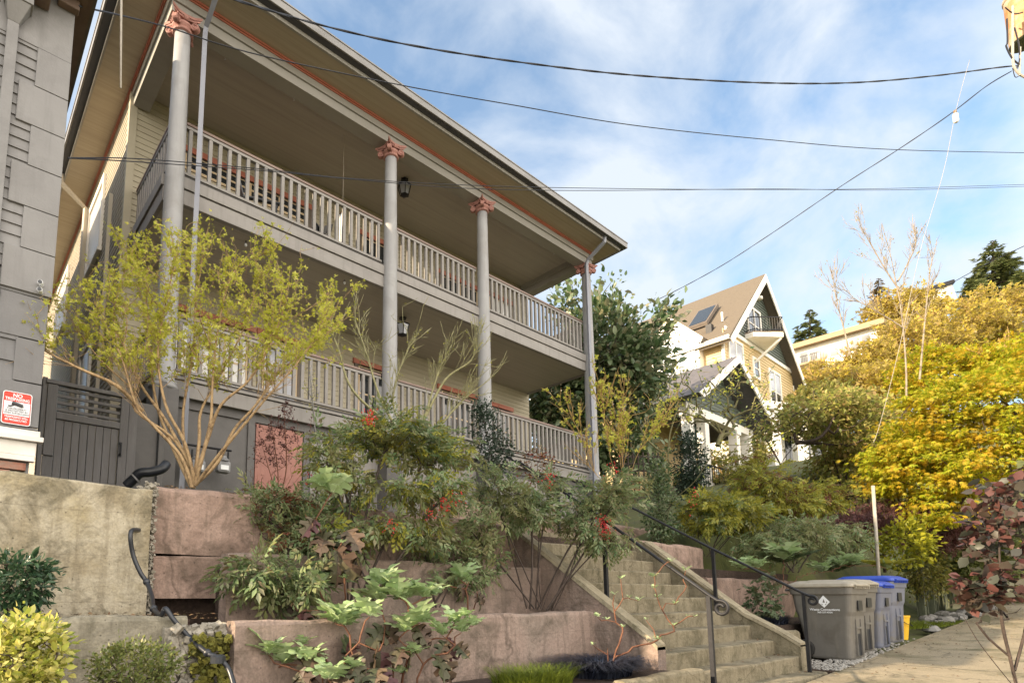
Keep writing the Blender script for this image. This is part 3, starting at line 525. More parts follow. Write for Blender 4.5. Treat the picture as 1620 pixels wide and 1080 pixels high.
m.box(-5.2, NBX - .02, YN - .008, YN + .03, 2.576, 2.76); m.build('corner_block', 'nb_lower', Nn, bevel=.004)
m = MB(); m.box(.08, .165, YN - .07, YN - .001, 2.5, 5.0); m.hexa([(.08, YN - .07, 5.0), (.165, YN - .07, 5.0), (.165, YN - .03, 5.0), (.08, YN - .03, 5.0), (.05, YN - .16, 5.16), (.235, YN - .16, 5.16), (.235, YN - .03, 5.16), (.05, YN - .03, 5.16)]); m.box(.04, .25, YN - .17, YN - .03, 5.163, 5.34); m.build('pilaster', 'nb_paint', Nn, bevel=.004)
m = MB(); m.box(-5.4, .66, YN - .42, YN - .0, 5.52, 5.56); m.box(-5.4, .7, YN - .46, 13, 5.563, 5.66); m.build('eave', 'nb_eave', Nn)
m = MB(); m.box(.25, .37, YN - .3, YN - .03, 5.3, 5.517); m.box(.43, .6, YN - .1, YN - .022, 5.42, 5.517); m.build('eave_bracket', 'nb_eave', Nn, bevel=.01)
m = MB(); m.add([(-5.5, YN - .5, 5.66), (.74, YN - .5, 5.66), (.74, 13.2, 5.66), (-5.5, 13.2, 5.66), (-2.4, YN + 1.4, 7.6), (-2.4, 12, 7.6)], [(0, 1, 4), (1, 2, 5, 4), (2, 3, 5), (3, 0, 4, 5), (0, 3, 2, 1)]); m.build('roof', 'roof_dark', Nn)
m = MB(); m.box(-5.2, .57, YN - .05, YN + .02, 1.335, 1.385); m.box(-5.2, .595, YN - .075, YN + .0, 1.29, 1.333); m.box(-5.2, .55, YN - .03, YN + .02, 1.17, 1.287); m.box(-5.2, .545, YN - .045, YN + .02, 1.12, 1.166); m.build('skirting', 'white_board', Nn, bevel=.004)
m = MB()
for r in range(3):
    for k in range(26): x = .5 - (k + (r % 2) * .5) * .21; m.box(x - .2, x - .01, YN - .02, YN + .02, 1.115 - (r + 1) * .072, 1.105 - r * .072)
m.build('brick_base', 'brick_red', Nn, bevel=.003)
MB().box(-5.2, .49, YN + .022, YN + .03, .8, 1.11).build('mortar', 'tan_concrete_low', Nn)
# security camera
t = thing('security_camera', 'pair of small white camera eyes under the overhang of the grey house', 'camera', tuple(at(66, 455, Y=YN - .02)))
for k, z in enumerate((.02, -.045)):
    m = MB(); m.tube([(.0, .02, z), (-.02, -.06, z)], .021, 14); b = m.build('housing', 'sign_white', t, local=True, smooth=False); MB().tube([(-.0205, -.0605, z), (-.022, -.066, z)], .017, 12).build('lens', 'black_plastic', b)
# no trespassing sign
sx0, sx1, sz0, sz1 = .29, .495, 1.42, 1.70
t = thing('warning_sign', 'red and white no trespassing sign with camera picture on grey wall', 'sign', ((sx0 + sx1) / 2, YN - .022, (sz0 + sz1) / 2))
def rrect(w, h, r, y, n=5):
    P = []
    for cx_, cz_, a0 in ((w - r, h - r, 0), (-w + r, h - r, 90), (-w + r, -h + r, 180), (w - r, -h + r, 270)):
        for k in range(n + 1): a = rad(a0 + 90 * k / n); P.append((cx_ + r * math.cos(a), y, cz_ + r * math.sin(a)))
    return P
sw, sh = (sx1 - sx0) / 2, (sz1 - sz0) / 2
MB().prism(rrect(sw, sh, .022, -.004), (0, .003, 0)).build('plate', 'sign_white', t, local=True)
MB().prism(rrect(sw - .006, sh - .006, .018, -.0048), (0, .0006, 0)).build('red_field', 'sign_red', t, local=True)
MB().box(-sw + .012, sw - .012, -.0056, -.005, -.062, .055).build('white_field', 'sign_white', t, local=True)
X_, Z_ = (1, 0, 0), (0, 0, 1)
for body, s, z, m_, b_, fx in (('NO', .042, .107, 'sign_white', .0012, 1.), ('TRESPASSING', .034, .074, 'sign_white', .001, .83), ('THIS PROPERTY', .0195, -.008, 'sign_ink', .0002, 1.), ('IS PROTECTED BY', .0195, -.027, 'sign_ink', .0002, 1.), ('VIDEO SURVEILLANCE', .0195, -.046, 'sign_ink', .0002, .9), ('TRESPASSING WILL', .022, -.079, 'sign_white', .0006, .87), ('BE PROSECUTED', .022, -.104, 'sign_white', .0006, .92)):
    text('lettering', body, s, m_, t, (0, -.0065, z), X_, Z_, bold=b_, ext=.0005, sx=fx)
m = MB(); m.tube([(-.035, -.009, .044), (.04, -.009, .024)], .0145, 12); m.tube([(-.06, -.008, .012), (-.045, -.008, .012), (-.02, -.008, .028)], .006, 6); m.build('camera_picture', 'sign_ink', t, local=True); MB().tube([(.044, -.012, .0235), (.046, -.0125, .023)], .011, 12).build('camera_picture_lens', 'sign_white', t, local=True)
# ================================================================ gate
YG = 7.5; gx0, gx1 = .775, 1.62
t = thing('side_gate', 'dark grey plank gate with open slats along its top', 'gate', (gx0, YG, .9))
MB().box(gx0 - .05, gx0 - .003, YG - .02, YG + .1, .8, 2.44).build('post', 'gate_paint', t, bevel=.006); MB().box(gx1 + .003, gx1 + .1, YG - .02, YG + .1, .8, 2.4).build('post', 'gate_paint', t, bevel=.006)
m = MB(); m.box(gx0, gx0 + .1, YG - .03, YG + .02, 1.55, 2.37); m.box(gx1 - .09, gx1, YG - .03, YG + .02, .9, 2.37); m.box(gx0 + .1, gx1 - .09, YG - .03, YG + .02, 1.98, 2.06); m.box(gx0 - .02, gx1 + .02, YG - .04, YG + .03, 2.373, 2.42); m.build('frame', 'gate_paint', t, bevel=.006)
m = MB()
for z in (2.09, 2.17, 2.25, 2.33): m.box(gx0 + .1, gx1 - .09, YG - .012, YG + .012, z - .012, z + .022)
m.build('slat', 'gate_paint', t, bevel=.003)
m = MB(); nP = 8
for k in range(nP): a = gx0 + .105 + (gx1 - gx0 - .2) * k / nP; m.box(a, a + (gx1 - gx0 - .2) / nP - .006, YG - .012, YG + .012, .9, 1.975)
m.box(gx0 + .0, gx0 + .1, YG - .013, YG + .011, .9, 1.545); m.build('plank', 'gate_paint', t, bevel=.004)
m = MB(); m.tube([(1.545, YG - .032, 1.8), (1.545, YG - .07, 1.78), (1.545, YG - .07, 1.68), (1.545, YG - .032, 1.66)], .012, 8); m.box(1.525, 1.565, YG - .036, YG - .031, 1.79, 1.82); m.box(1.525, 1.565, YG - .036, YG - .031, 1.64, 1.67); m.build('handle', 'black_iron', t)
t = thing('passage_fence', 'dark panel and post filling the gap between gate and porch', 'fence', (1.95, 7.9, .9)); m = MB(); m.box(1.75, 2.12, 8.1, 8.15, .8, 2.55); m.build('panel', 'dark_grey_paint', t); MB().box(2.13, 2.2, 8.05, 8.2, .8, 2.9).build('post', 'dark_grey_paint', t, bevel=.006)
# black drain pipe, meters, hose
def poly(pts, sub=6):
    P = [Vector(p) for p in pts]; o = []
    for i in range(len(P) - 1):
        a, b, c, d = P[max(i - 1, 0)], P[i], P[i + 1], P[min(i + 2, len(P) - 1)]
        for k in range(sub): s = k / sub; o.append(.5 * ((2 * b) + (c - a) * s + (2 * a - 5 * b + 4 * c - d) * s * s + (3 * b - 3 * c + d - a) * s ** 3))
    return o + [P[-1]]
pp = [at(200, 768, Y=7.0), at(212, 757, Y=6.95), at(222, 748, Y=6.9), at(240, 746, Y=6.85), at(256, 741, Y=6.85), at(263, 734, Y=6.9)]
t = thing('drain_pipe', 'fat glossy black drain pipe bending over beside the gate', 'pipe', tuple(pp[0])); MB().tube(poly(pp), .055, 14).build('pipe', 'black_plastic', t, smooth=True)
q = [at(209, 750, Y=6.95), at(213, 757, Y=6.94)]; c0 = Vector(at(213, 757, Y=6.94)); MB().tube([c0, c0 + Vector((.012, -.004, .012))], .066, 16).build('clamp', 'meter_metal', t)
t = thing('gas_meter', 'left grey gas meter on the dark basement wall behind the tree', 'meter', tuple(at(312, 735, Y=8.5)), 'gas meters on the basement wall')
MB().box(-.1, .1, -.09, .06, -.12, .06).build('housing', 'meter_metal', t, local=True, bevel=.03); MB().lathe((0, -.02, .06), [(.09, 0), (.09, .03), (.05, .06), (.05, .08)], 14).build('regulator', 'meter_metal', t, local=True); m = MB(); m.tube([(-.08, 0, .06), (-.08, 0, .22)], .015, 8); m.tube([(.08, 0, .06), (.08, 0, .22)], .015, 8); m.build('pipe', 'black_iron', t, local=True); MB().box(-.06, .06, -.1, -.093, -.08, -.01).build('dial', 'sign_white', t, local=True)
c = copy_tree(t); c.location = Vector(at(352, 736, Y=8.5)); c['label'] = 'right grey gas meter on the dark basement wall, nearer the coral panel'
t = thing('gas_pipe', 'thin dark gas pipe running level above both meters', 'pipe', tuple(at(280, 702, Y=8.5))); MB().tube([at(278, 700, Y=8.52), at(366, 713, Y=8.52)], .018, 8).build('pipe', 'black_iron', t)
hp = [at(222, 838, Y=4.66), at(207, 841, Y=4.5), at(210, 875, Y=4.5), at(222, 905, Y=4.48), at(232, 920, Y=4.45), at(240, 942, Y=4.3), at(243, 962, Y=4.1), at(255, 972, Y=3.95), at(262, 962, Y=3.9), at(275, 980, Y=3.86), at(300, 1008, Y=3.8), at(328, 1032, Y=3.6), at(345, 1040, Y=3.55), at(362, 1058, Y=3.5), at(372, 1090, Y=3.4)]
t = thing('garden_hose', 'black irrigation hose sagging down the retaining wall', 'hose', tuple(hp[-1])); MB().tube(poly(hp), .016, 10).build('hose', 'black_plastic', t, smooth=True)
for k in (4, 6, 11): c0 = Vector(hp[k]); MB().ball(c0, .026, 10, 6).build('coupling', 'black_plastic', t, smooth=True)
m = MB(); c0 = Vector(hp[12]); m.lathe(c0 - Vector((0, 0, .03)), [(.045, 0), (.045, .04), (.03, .05)], 14); m.build('valve_cap', 'black_plastic', t)
# ================================================================ retaining walls
def rough_wall(name, label, x0, x1, y0, y1, z0, z1, mat, amp=.012, bev=.03, group=None, topdrop=0):
    m = MB(); nx = max(2, int((x1 - x0) / .12)); nz = max(2, int((z1 - z0) / .12)); f = lambda a, b: (math.sin(a * 7.3 + b * 3.1 + x0) + math.sin(a * 15.1 - b * 9.7) * .5) * amp
    prof = [(y0, z0 + (z1 - bev - z0) * j / nz) for j in range(nz + 1)] + [(y0 + bev * .3, z1 - bev * .35), (y0 + bev, z1), (y1 - bev, z1), (y1, z1 - bev), (y1, z0)]
    for i in range(nx + 1):
        x = x0 + (x1 - x0) * i / nx
        for (y, z) in prof: m.v.append((x, y + (f(x, z) if y < (y0 + y1) / 2 else 0), z + (f(x * .7, y) * .9 + math.sin(x * 31 + y * 40) * .003 if z > z1 - bev * .5 else 0) - topdrop * (x - x0)))
    n = len(prof)
    for i in range(nx):
        for j in range(n - 1): a = i * n + j; m.f.append((a, a + n, a + n + 1, a + 1))
    m.f.append(tuple(range(n))); m.f.append(tuple(nx * n + j for j in reversed(range(n))))
    o = m.build(name, mat); return tag(o, label, 'retaining wall', group)
GW = 'retaining walls stepping down to the alley'
rough_wall('retaining_wall', 'tall tan stained concrete wall under the gate and sign', -2, 1.2, 4.62, 4.95, -.5, .81, 'tan_concrete', .01, .02, GW)
rough_wall('retaining_wall', 'low tan mossy concrete wall behind the yellow variegated shrub', -2, 1.28, 3.92, 4.1, -1.4, -.125, 'tan_concrete_low', .008, .03, GW)
rough_wall('retaining_wall', 'big pink wall block with rounded top at the foot of the tree', 1.24, 5.5, 4.8, 5.02, .33, .88, 'pink_concrete', .01, .05, GW)
rough_wall('retaining_wall', 'brown undercut pink block below the tree, above the dark hollow', 1.27, 1.9, 4.78, 4.98, -.02, .325, 'pink_concrete', .014, .02, GW)
rough_wall('retaining_wall', 'middle pink terrace wall behind the dark nandina stems', 1.72, 5.5, 4.4, 4.56, -.4, .335, 'pink_concrete_low', .008, .025, GW)
rough_wall('retaining_wall', 'lowest long pink terrace wall behind the big green leaves', 1.5, 5.5, 3.68, 3.84, -1.4, -.165, 'pink_concrete_low', .008, .03, GW)
rough_wall('retaining_wall', 'low curb wall in front of the black grass at the stair foot', 4.3, 5.62, 2.6, 2.74, -1.4, -.68, 'stair_concrete', .006, .03, GW)
rough_wall('retaining_wall', 'upper pink wall beyond the stair landing', 5.3, 11.5, 6.2, 6.4, .7, 1.38, 'pink_concrete', .008, .04, GW)
rough_wall('retaining_wall', 'pink block beside the top of the right stair wall', 8.78, 10.95, 4.95, 5.2, -.3, .9, 'pink_concrete', .01, .06, GW)
rough_wall('retaining_wall', 'long pink garden wall behind the grey bins', 9.6, 13.6, 4.3, 4.5, -.9, .3, 'pink_concrete', .008, .04, GW)
rough_wall('retaining_wall', 'rough low grey wall between the bottom step and the bins', 8.72, 9.5, 3.0, 3.2, -1.3, -.48, 'stair_concrete', .014, .05, GW)
mb = MB(); mb.box(8.7, 14.5, 3.2, 4.3, -.9, -.42); struct(mb.build('planting_bed', 'soil'))
mb = MB(); mb.box(8.75, 14, 4.5, 6.5, -.3, .45); struct(mb.build('planting_bed', 'soil'))
# loose broken footing and hollow between the two walls
t = tag((lambda m: (m.box(1.12, 1.5, 3.86, 4.2, -1.4, -.2), [m.lump((R_.uniform(1.15, 1.5), R_.uniform(3.80, 3.9), R_.uniform(-1.3, -.2)), R_.uniform(.012, .05)) for _ in range(700)], m.build('broken_footing', 'rough_concrete'))[-1])(MB()), 'crumbling rough footing with moss under the pink block', 'rubble')
m = MB()
for _ in range(420): m.lump((R_.uniform(1.19, 1.25), R_.uniform(4.66, 4.78), .84 - R_.random() * 1.0), R_.uniform(.006, .02))
for _ in range(150): m.lump((R_.uniform(1.17, 1.27), R_.uniform(4.7, 4.95), R_.uniform(.76, .87)), R_.uniform(.008, .02))
tag(m.build('wall_rubble', 'rough_concrete'), 'pale crumbling mortar in the joint between tan and pink walls', 'rubble')
m = MB(); 
for _ in range(420): m.lump((R_.uniform(1.25, 1.5), R_.uniform(3.7, 3.8), R_.uniform(-1.2, -.25)), R_.uniform(.01, .035))
o = m.build('moss', 'moss'); o['kind'] = 'stuff'
# ================================================================ stairs
SXL, SXR = 5.66, 8.5
nz_ = lambda k: .525 - .183 * k
ny_ = lambda k: 4.6 - .268 * k
t = thing('concrete_stairs', 'worn concrete stairs climbing between pink terrace walls', 'stairs', (7.1, 2.45, -1.0))
for k in range(8, -3, -1):
    x0 = SXL if k < 7 else 5.74; x1 = SXR - .02 if k < 6 else 8.62
    y1 = 5.4 if k == -2 else ny_(k) + .36
    m = MB(); nx = 24; prof = [(ny_(k) + .004, nz_(k) - .19), (ny_(k), nz_(k) - .018), (ny_(k) + .006, nz_(k) - .005), (ny_(k) + .022, nz_(k)), (y1, nz_(k) + .003), (y1, nz_(k) - .2)]
    for i in range(nx + 1):
        x = x0 + (x1 - x0) * i / nx; w = math.sin(x * 5 + k) * .004 + math.sin(x * 17 + k * 3) * .003
        for y, z in prof: m.v.append((x, y + w, z + w * .5))
    n = len(prof)
    for i in range(nx):
        for j in range(n - 1): a = i * n + j; m.f.append((a, a + n, a + n + 1, a + 1))
    m.f.append(tuple(range(n))); m.f.append(tuple(nx * n + j for j in reversed(range(n))))
    m.build('step', 'stair_concrete', t, bevel=0)
MB().box(5.7, 8.5, 5.1, 6.2, .4, .888).build('landing', 'stair_concrete', t)
# sloping side walls (stringers)
def stringer(x0, x1, P, cap_mat='stair_edge'):
    m = MB(); m.prism([(x0, y, z) for y, z in P], (x1 - x0, 0, 0)); return m
sL = [(2.98, -.5), (3.05, -.43), (4.72, .77), (4.95, .8), (4.95, -1.2), (2.98, -1.2)]
m = stringer(5.5, 5.655, sL); w = m.build('side_wall', 'pink_concrete_low', t)
m = MB(); 
for (ya, za), (yb, zb) in (((2.98, -.5), (3.05, -.43)), ((3.05, -.43), (4.72, .77)), ((4.72, .77), (4.95, .8))): m.hexa([(5.49, ya, za - .03), (5.675, ya, za - .03), (5.675, yb, zb - .03), (5.49, yb, zb - .03), (5.5, ya, za + .02), (5.66, ya, za + .02), (5.66, yb, zb + .02), (5.5, yb, zb + .02)])
m.build('coping', 'stair_edge', w)
sR = [(2.7, -.62), (2.95, -.46), (3.35, -.25), (4.73, .83), (5.3, .9), (5.3, -1.2), (2.7, -1.2)]
m = stringer(8.505, 8.72, sR); w = m.build('side_wall', 'stair_concrete', t)
m = MB()
for (ya, za), (yb, zb) in zip(sR[:3], sR[1:4]): m.hexa([(8.49, ya, za - .02), (8.735, ya, za - .02), (8.735, yb, zb - .02), (8.49, yb, zb - .02), (8.5, ya, za + .025), (8.72, ya, za + .025), (8.72, yb, zb + .025), (8.5, yb, zb + .025)])
m.build('coping', 'stair_edge', w)
# handrails
def handrail(label, x, posts, path, scroll):
    t = thing('handrail', label, 'handrail', (x, posts[0][0], posts[0][1]), 'black iron handrails on the stairs')
    for (y, zb, zt) in posts: MB().box(x - .02, x + .02, y - .02, y + .02, zb, zt).build('post', 'black_iron', t)
    P = [Vector((x, y, z)) for y, z in path]; e = P[-1]; d = (P[-1] - P[-2]).normalized()
    cur = []; r0 = scroll; c = e + Vector((0, -.03, -r0))
    for k in range(22): th = math.pi / 2 + k * .36 * -1; r = r0 * (1 - k / 34.); cur.append(c + Vector((0, -math.cos(th) * r * -1 * -1, math.sin(th) * r)))
    m = MB(); m.tube(P + cur, .017, 8); m.build('rail', 'black_iron', t, smooth=True)
handrail('left black iron handrail ending in a scroll, on the stairs', 5.86, [(2.62, -1.0, .0), (3.75, -.1, .86)], [(5.0, 1.78), (3.75, .87), (2.62, .01), (2.54, -.045)], .075)
handrail('right black iron handrail ending in a scroll beside the grey bin', 8.45, [(2.6, -.95, .02), (3.68, -.2, .65)], [(6.0, 2.0), (4.8, 1.34), (3.68, .66), (2.6, .03), (2.54, .0)], .06)
handrail('upper short black handrail at the stair landing', 6.9, [(5.15, .7, 1.55)], [(6.1, 2.2), (5.15, 1.56), (5.0, 1.5)], .06)
# ================================================================ wheeled bins
def wheelie(label, body_mat, lid_mat, group, s=1., logo=True):
    """x across the front, y towards the wheels; front face at y = 0"""
    t = thing('wheeled_bin', label, 'bin', (0, 0, 0), group)
    w0, w1, d0, d1, h = .27 * s, .345 * s, .52 * s, .74 * s, 1.02 * s
    def ring(w, ya, yb, z, r=.05):
        P = []
        for cx_, cy_, a0 in ((w - r, yb - r, 0), (-w + r, yb - r, 90), (-w + r, ya + r, 180), (w - r, ya + r, 270)):
            for k in range(5): a = rad(a0 + 22.5 * k); P.append((cx_ + r * math.cos(a), cy_ + r * math.sin(a), z))
        return P
    m = MB(); rows = []
    for z, w, ya, yb in ((0, w0, .06, .06 + d0), (.03, w0 + .01, .05, .07 + d0), (.6 * h, .309 * s, .02, .07 + d0 * 1.2), (.66 * h, .316 * s, -.0, .08 + d0 * 1.22), (.9 * h, .333 * s, -.02, d1), (.905 * h, .355 * s, -.035, d1 + .02), (h, .36 * s, -.04, d1 + .03)):
        rows.append(ring(w, ya, yb, z, .06))
    n = len(rows[0])
    for r in rows: m.v += r
    for i in range(len(rows) - 1):
        for j in range(n): a = i * n + j; b = i * n + (j + 1) % n; m.f.append((a, b, b + n, a + n))
    m.f.append(tuple(reversed(range(n)))); b = m.build('body', body_mat, t, local=True, bevel=.006)
    m = MB(); m.box(-.09, .09, -.012 + .045, .06, .05 * h, .5 * h); m.build('front_recess', 'black_plastic', b); m = MB(); m.box(-.08, .08, -.028, -.018, .68 * h, .82 * h); m.build('grip_recess', 'black_plastic', b)
    m = MB(); m.box(-.1, -.085, .012, .06, .05 * h, .56 * h); m.box(.085, .1, .012, .06, .05 * h, .56 * h); m.box(-.1, .1, .008, .04, .42 * h, .45 * h); m.build('front_rib', body_mat, b, bevel=.004)
    m = MB(); rows = [ring(.375 * s, -.055, d1 + .05, h + .004, .07), ring(.38 * s, -.06, d1 + .055, h + .02, .07), ring(.37 * s, -.05, d1 + .04, h + .055, .07), ring(.3 * s, .03, d1 - .05, h + .1, .07), ring(.27 * s, .07, d1 - .1, h + .104, .06)]
    n = len(rows[0]); 
    for r in rows: m.v += r
    for i in range(len(rows) - 1):
        for j in range(n): a = i * n + j; b2 = i * n + (j + 1) % n; m.f.append((a, b2, b2 + n, a + n))
    m.f.append(tuple(reversed(range(n)))); m.f.append(tuple((len(rows) - 1) * n + j for j in range(n))); ld = m.build('lid', lid_mat, t, local=True, bevel=.005)
    m = MB(); m.box(-.26 * s, .26 * s, -.085, -.052, h + .02, h + .045)
    for k in range(7): x = -.24 * s + .08 * s * k; m.box(x - .006, x + .006, -.083, -.04, h - .02, h + .018)
    m.build('lid_lip', lid_mat, ld, bevel=.004)
    m = MB(); m.tube([(-.27 * s, d1 + .09, h - .03), (.27 * s, d1 + .09, h - .03)], .018, 8)
    for x in (-.26, -.09, .09, .26): m.tube([(x * s, d1 + .09, h - .03), (x * s, d1, h - .04)], .014, 6)
    m.build('handle', body_mat, t, local=True)
    for sx in (-1, 1):
        c = Vector((sx * .31 * s, .62 * s, .13)); m = MB(); m.tube([c - Vector((.03, 0, 0)), c - Vector((.022, 0, 0)), c + Vector((.022, 0, 0)), c + Vector((.03, 0, 0))], [.12, .132, .132, .12], 24)
        w = m.build('wheel', 'tyre_rubber', t, local=True); m = MB(); m.tube([c + Vector((-.034, 0, 0)), c + Vector((.034, 0, 0))], .03, 10)
        for k in range(6): a = k * math.pi / 3; m.bar(c, c + Vector((0, math.cos(a) * .09, math.sin(a) * .09)), .068, .02, (1, 0, 0))
        m.build('rim', 'gutter_metal', w)
    if logo:       # lozenge badge and two lines of lettering on the left flank
        x0 = -.3145 * s; m = MB(); cy, cz = .31, .80 * h; nrm = (-.004, 0, 0)
        P = lambda u, v: (x0 - (v + cz - .62 * h) * .055, cy + u, cz + v)
        def badge(pts, mat, off):
            MB().prism([(P(u, v)[0] - off, P(u, v)[1], P(u, v)[2]) for u, v in pts], (-.0015, 0, 0)).build('badge', mat, t, local=True)
        badge([(.078, 0), (.038, .048), (0, .094), (-.038, .048), (-.078, 0), (0, -.084)], 'sign_white', .012)
        for pts in ([(.0, .045), (.014, -.01), (-.016, -.01)], [(-.038, .015), (-.03, -.016), (-.044, -.014)], [(.038, -.022), (.014, -.036), (.02, -.048)], [(-.038, -.022), (-.012, -.036), (-.02, -.048)]): badge(pts, body_mat, .0145)
        text('lettering', 'Waste Connections', .047, 'sign_white', t, (P(0, -.112)[0] - .013, cy, P(0, -.112)[2]), (0, -1, 0), (-.055, 0, 1), bold=.0006); text('lettering', '360-257-4354', .034, 'sign_white', t, (P(0, -.152)[0] - .013, cy, P(0, -.152)[2]), (0, -1, 0), (-.055, 0, 1), bold=.0004)
    return t
gb = 'wheeled bins lined up along the alley'
RZ = rad(-4)
b1 = wheelie('nearest grey wheeled bin with white lozenge badge and lettering', 'grey_plastic', 'grey_lid', gb)
ex = Vector((math.cos(RZ), math.sin(RZ), 0)); p1 = Vector((9.78, 2.42, 0)) 
def put(b, p, rz, s=1.): b.location = (p[0], p[1], alley_z(p[0]) + .015); b.rotation_euler[2] = rz; b.scale = (s, s, s)
put(b1, (10.0, 2.42), RZ, .97)
b2 = copy_tree(b1); b2['label'] = 'second grey wheeled bin, half hidden behind the nearest one'; put(b2, (10.82, 2.5), RZ - rad(3), .97)
b3 = wheelie('nearer blue wheeled bin with bright blue lid, next to the grey pair', 'blue_plastic', 'blue_lid', gb, logo=False); put(b3, (11.66, 2.46), RZ + rad(2), .93)
b4 = copy_tree(b3); b4['label'] = 'farther blue wheeled bin with tan weathered front, next to the yellow bucket'; put(b4, (12.55, 2.47), RZ - rad(2), .99)
t = thing('bucket', 'small yellow plastic bucket behind the last blue bin', 'bucket', (13.2, 2.62, alley_z(13.2))); MB().lathe((0, 0, 0), [(.1, 0), (.15, .38), (.16, .39), (.16, .42), (.14, .42), (.09, .05)], 20).build('body', 'yellow_plastic', t, local=True); MB().tube([(-.15, 0, .38), (-.12, -.13, .28), (0, -.18, .24), (.12, -.13, .28), (.15, 0, .38)], .006, 6).build('handle', 'black_iron', t, local=True)
# ================================================================ yellow gabled house up the hill
Y0 = 13.9
Yh = thing('yellow_gabled_house', 'yellow clapboard house with steep brown roof, green gable and little balcony', 'house', (40.9, 18, 9))
m = MB(); siding(m, (35.1, Y0), (46.4, Y0), 6., 15.9, .2, .03); m.build('front_wall', 'yhouse_siding', Yh)
m = MB(); siding(m, (35.1, Y0), (35.1, 28), 6., 15.0, .2, .03, out=(-1, 0, 0)); m.build('side_wall', 'yhouse_siding', Yh)
MB().box(35.13, 46.4, Y0 + .03, 28, 6, 15.0).build('wall', 'yhouse_siding', Yh)
m = MB(); z = 16.1
while z < 21.0:
    h_ = max(.05, 20.9 - z - .1); m.hexa([(40.9 - h_, Y0 - .05, z), (40.9 + h_, Y0 - .05, z), (40.9 + h_, Y0 + .1, z), (40.9 - h_, Y0 + .1, z), (40.9 - h_ + .15, Y0 - .01, z + .2), (40.9 + h_ - .15, Y0 - .01, z + .2), (40.9 + h_ - .15, Y0 + .1, z + .2), (40.9 - h_ + .15, Y0 + .1, z + .2)]); z += .2
m.build('green_gable', 'yhouse_green', Yh)
MB().prism([(35.1, Y0 + .03, 15.0), (46.4, Y0 + .03, 15.0), (40.9, Y0 + .03, 20.7)], (0, 14, 0)).build('attic', 'yhouse_siding', Yh)
for sx in (-1, 1):
    m = MB(); m.prism([(40.9, 13.3, 21.25), (40.9, 13.3, 20.95), (40.9 + sx * 6.35, 13.3, 14.7), (40.9 + sx * 6.5, 13.3, 14.95)], (0, 15, 0)); rf = m.build('roof', 'yhouse_roof', Yh)
    m = MB(); m.prism([(40.9, 13.24, 21.2), (40.9, 13.24, 20.65), (40.9 + sx * 6.1, 13.24, 14.65), (40.9 + sx * 6.42, 13.24, 14.85)], (0, .055, 0)); m.build('bargeboard', 'yhouse_trim', rf)
m = MB(); m.box(34.32, 34.48, 13.3, 28, 14.85, 15.08); m.build('gutter', 'yhouse_trim', Yh); m = MB(); m.box(34.95, 35.08, Y0 - .06, Y0 + .08, 6, 15); m.box(46.4, 46.5, Y0 - .06, Y0 + .08, 6, 15); m.build('corner_board', 'yhouse_trim', Yh)
MB().box(35.3, 46.3, Y0 - .1, Y0 - .02, 15.85, 16.1).build('gable_trim', 'yhouse_trim', Yh)
def ywin(x0, x1, z0, z1, mull=1, blind=.5, par=None, y=Y0, axis='x', name='window'):
    bx = (lambda a, b, c0, c1, e, f: MB().box(a, b, c0, c1, e, f)) if axis == 'x' else (lambda a, b, c0, c1, e, f: MB().box(c0, c1, a, b, e, f))
    m = MB()
    def ad(a, b, c0, c1, e, f): m.box(a, b, c0, c1, e, f) if axis == 'x' else m.box(c0, c1, a, b, e, f)
    q = .16; ad(x0 - q, x0, y - .1, y + .05, z0 - q, z1 + q); ad(x1, x1 + q, y - .1, y + .05, z0 - q, z1 + q); ad(x0, x1, y - .1, y + .05, z1, z1 + q); ad(x0, x1, y - .1, y + .05, z0 - q, z0)
    for k in range(1, mull + 1): xx = x0 + (x1 - x0) * k / (mull + 1); ad(xx - .07, xx + .07, y - .09, y + .05, z0, z1)
    ad(x0, x1, y - .08, y + .05, (z0 + z1) / 2 - .04, (z0 + z1) / 2 + .04)
    w = m.build(name, 'yhouse_trim', Yh); bx(x0, x1, y - .05, y + .04, z0, z1).build('pane', 'window_glass', w)
    if blind: bx(x0 + .02, x1 - .02, y - .06, y - .052, z1 - (z1 - z0) * blind, z1).build('blind', 'curtained_glass', w)
    return w
ywin(35.75, 37.6, 13.2, 15.45); ywin(39.35, 40.1, 14.0, 15.1, 0, 0); ywin(41.9, 43.7, 12.3, 15.0, 1, .5); ywin(39.0, 40.9, 16.45, 18.6, 1, 0, name='balcony_door')
MB().lathe((40.9, Y0 - .12, 19.6), [(.16, 0), (.22, .04), (.22, .2), (.12, .24)], 16).build('gable_ornament', 'yhouse_trim', Yh)
B = [(38.3, Y0 - .02), (38.3, 13.4), (39.84, 12.2), (41.5, 13.4), (41.5, Y0 - .02)]
bal = MB().prism([(x, y, 16.15) for x, y in B], (0, 0, .3)).build('balcony', 'yhouse_trim', Yh); MB().prism([(x, y, 16.455) for x, y in B], (0, 0, .07)).build('deck', 'pole_wood', bal)
m = MB(); BP = [(x, y) for x, y in B]
for z in (17.45, 16.62):
    for i in range(4): m.bar((*BP[i], z), (*BP[i + 1], z), .05, .05)
for i in range(4):
    a, b = Vector(BP[i]), Vector(BP[i + 1]); n = max(2, int((b - a).length / .16))
    for k in range(n): q = a + (b - a) * k / n; m.bar((q.x, q.y, 16.5), (q.x, q.y, 17.45), .02, .02, (0, 1, 0))
m.build('railing', 'black_iron', bal); m = MB(); m.bar((39.84, 12.35, 16.12), (39.6, Y0, 14.9), .12, .12); m.build('bracket', 'yhouse_trim', bal)
m = MB(); sk = [(37.0, 14.9), (37.0, 17.2)]
rfz = lambda x: 15.02 + (x - 34.45) * .975
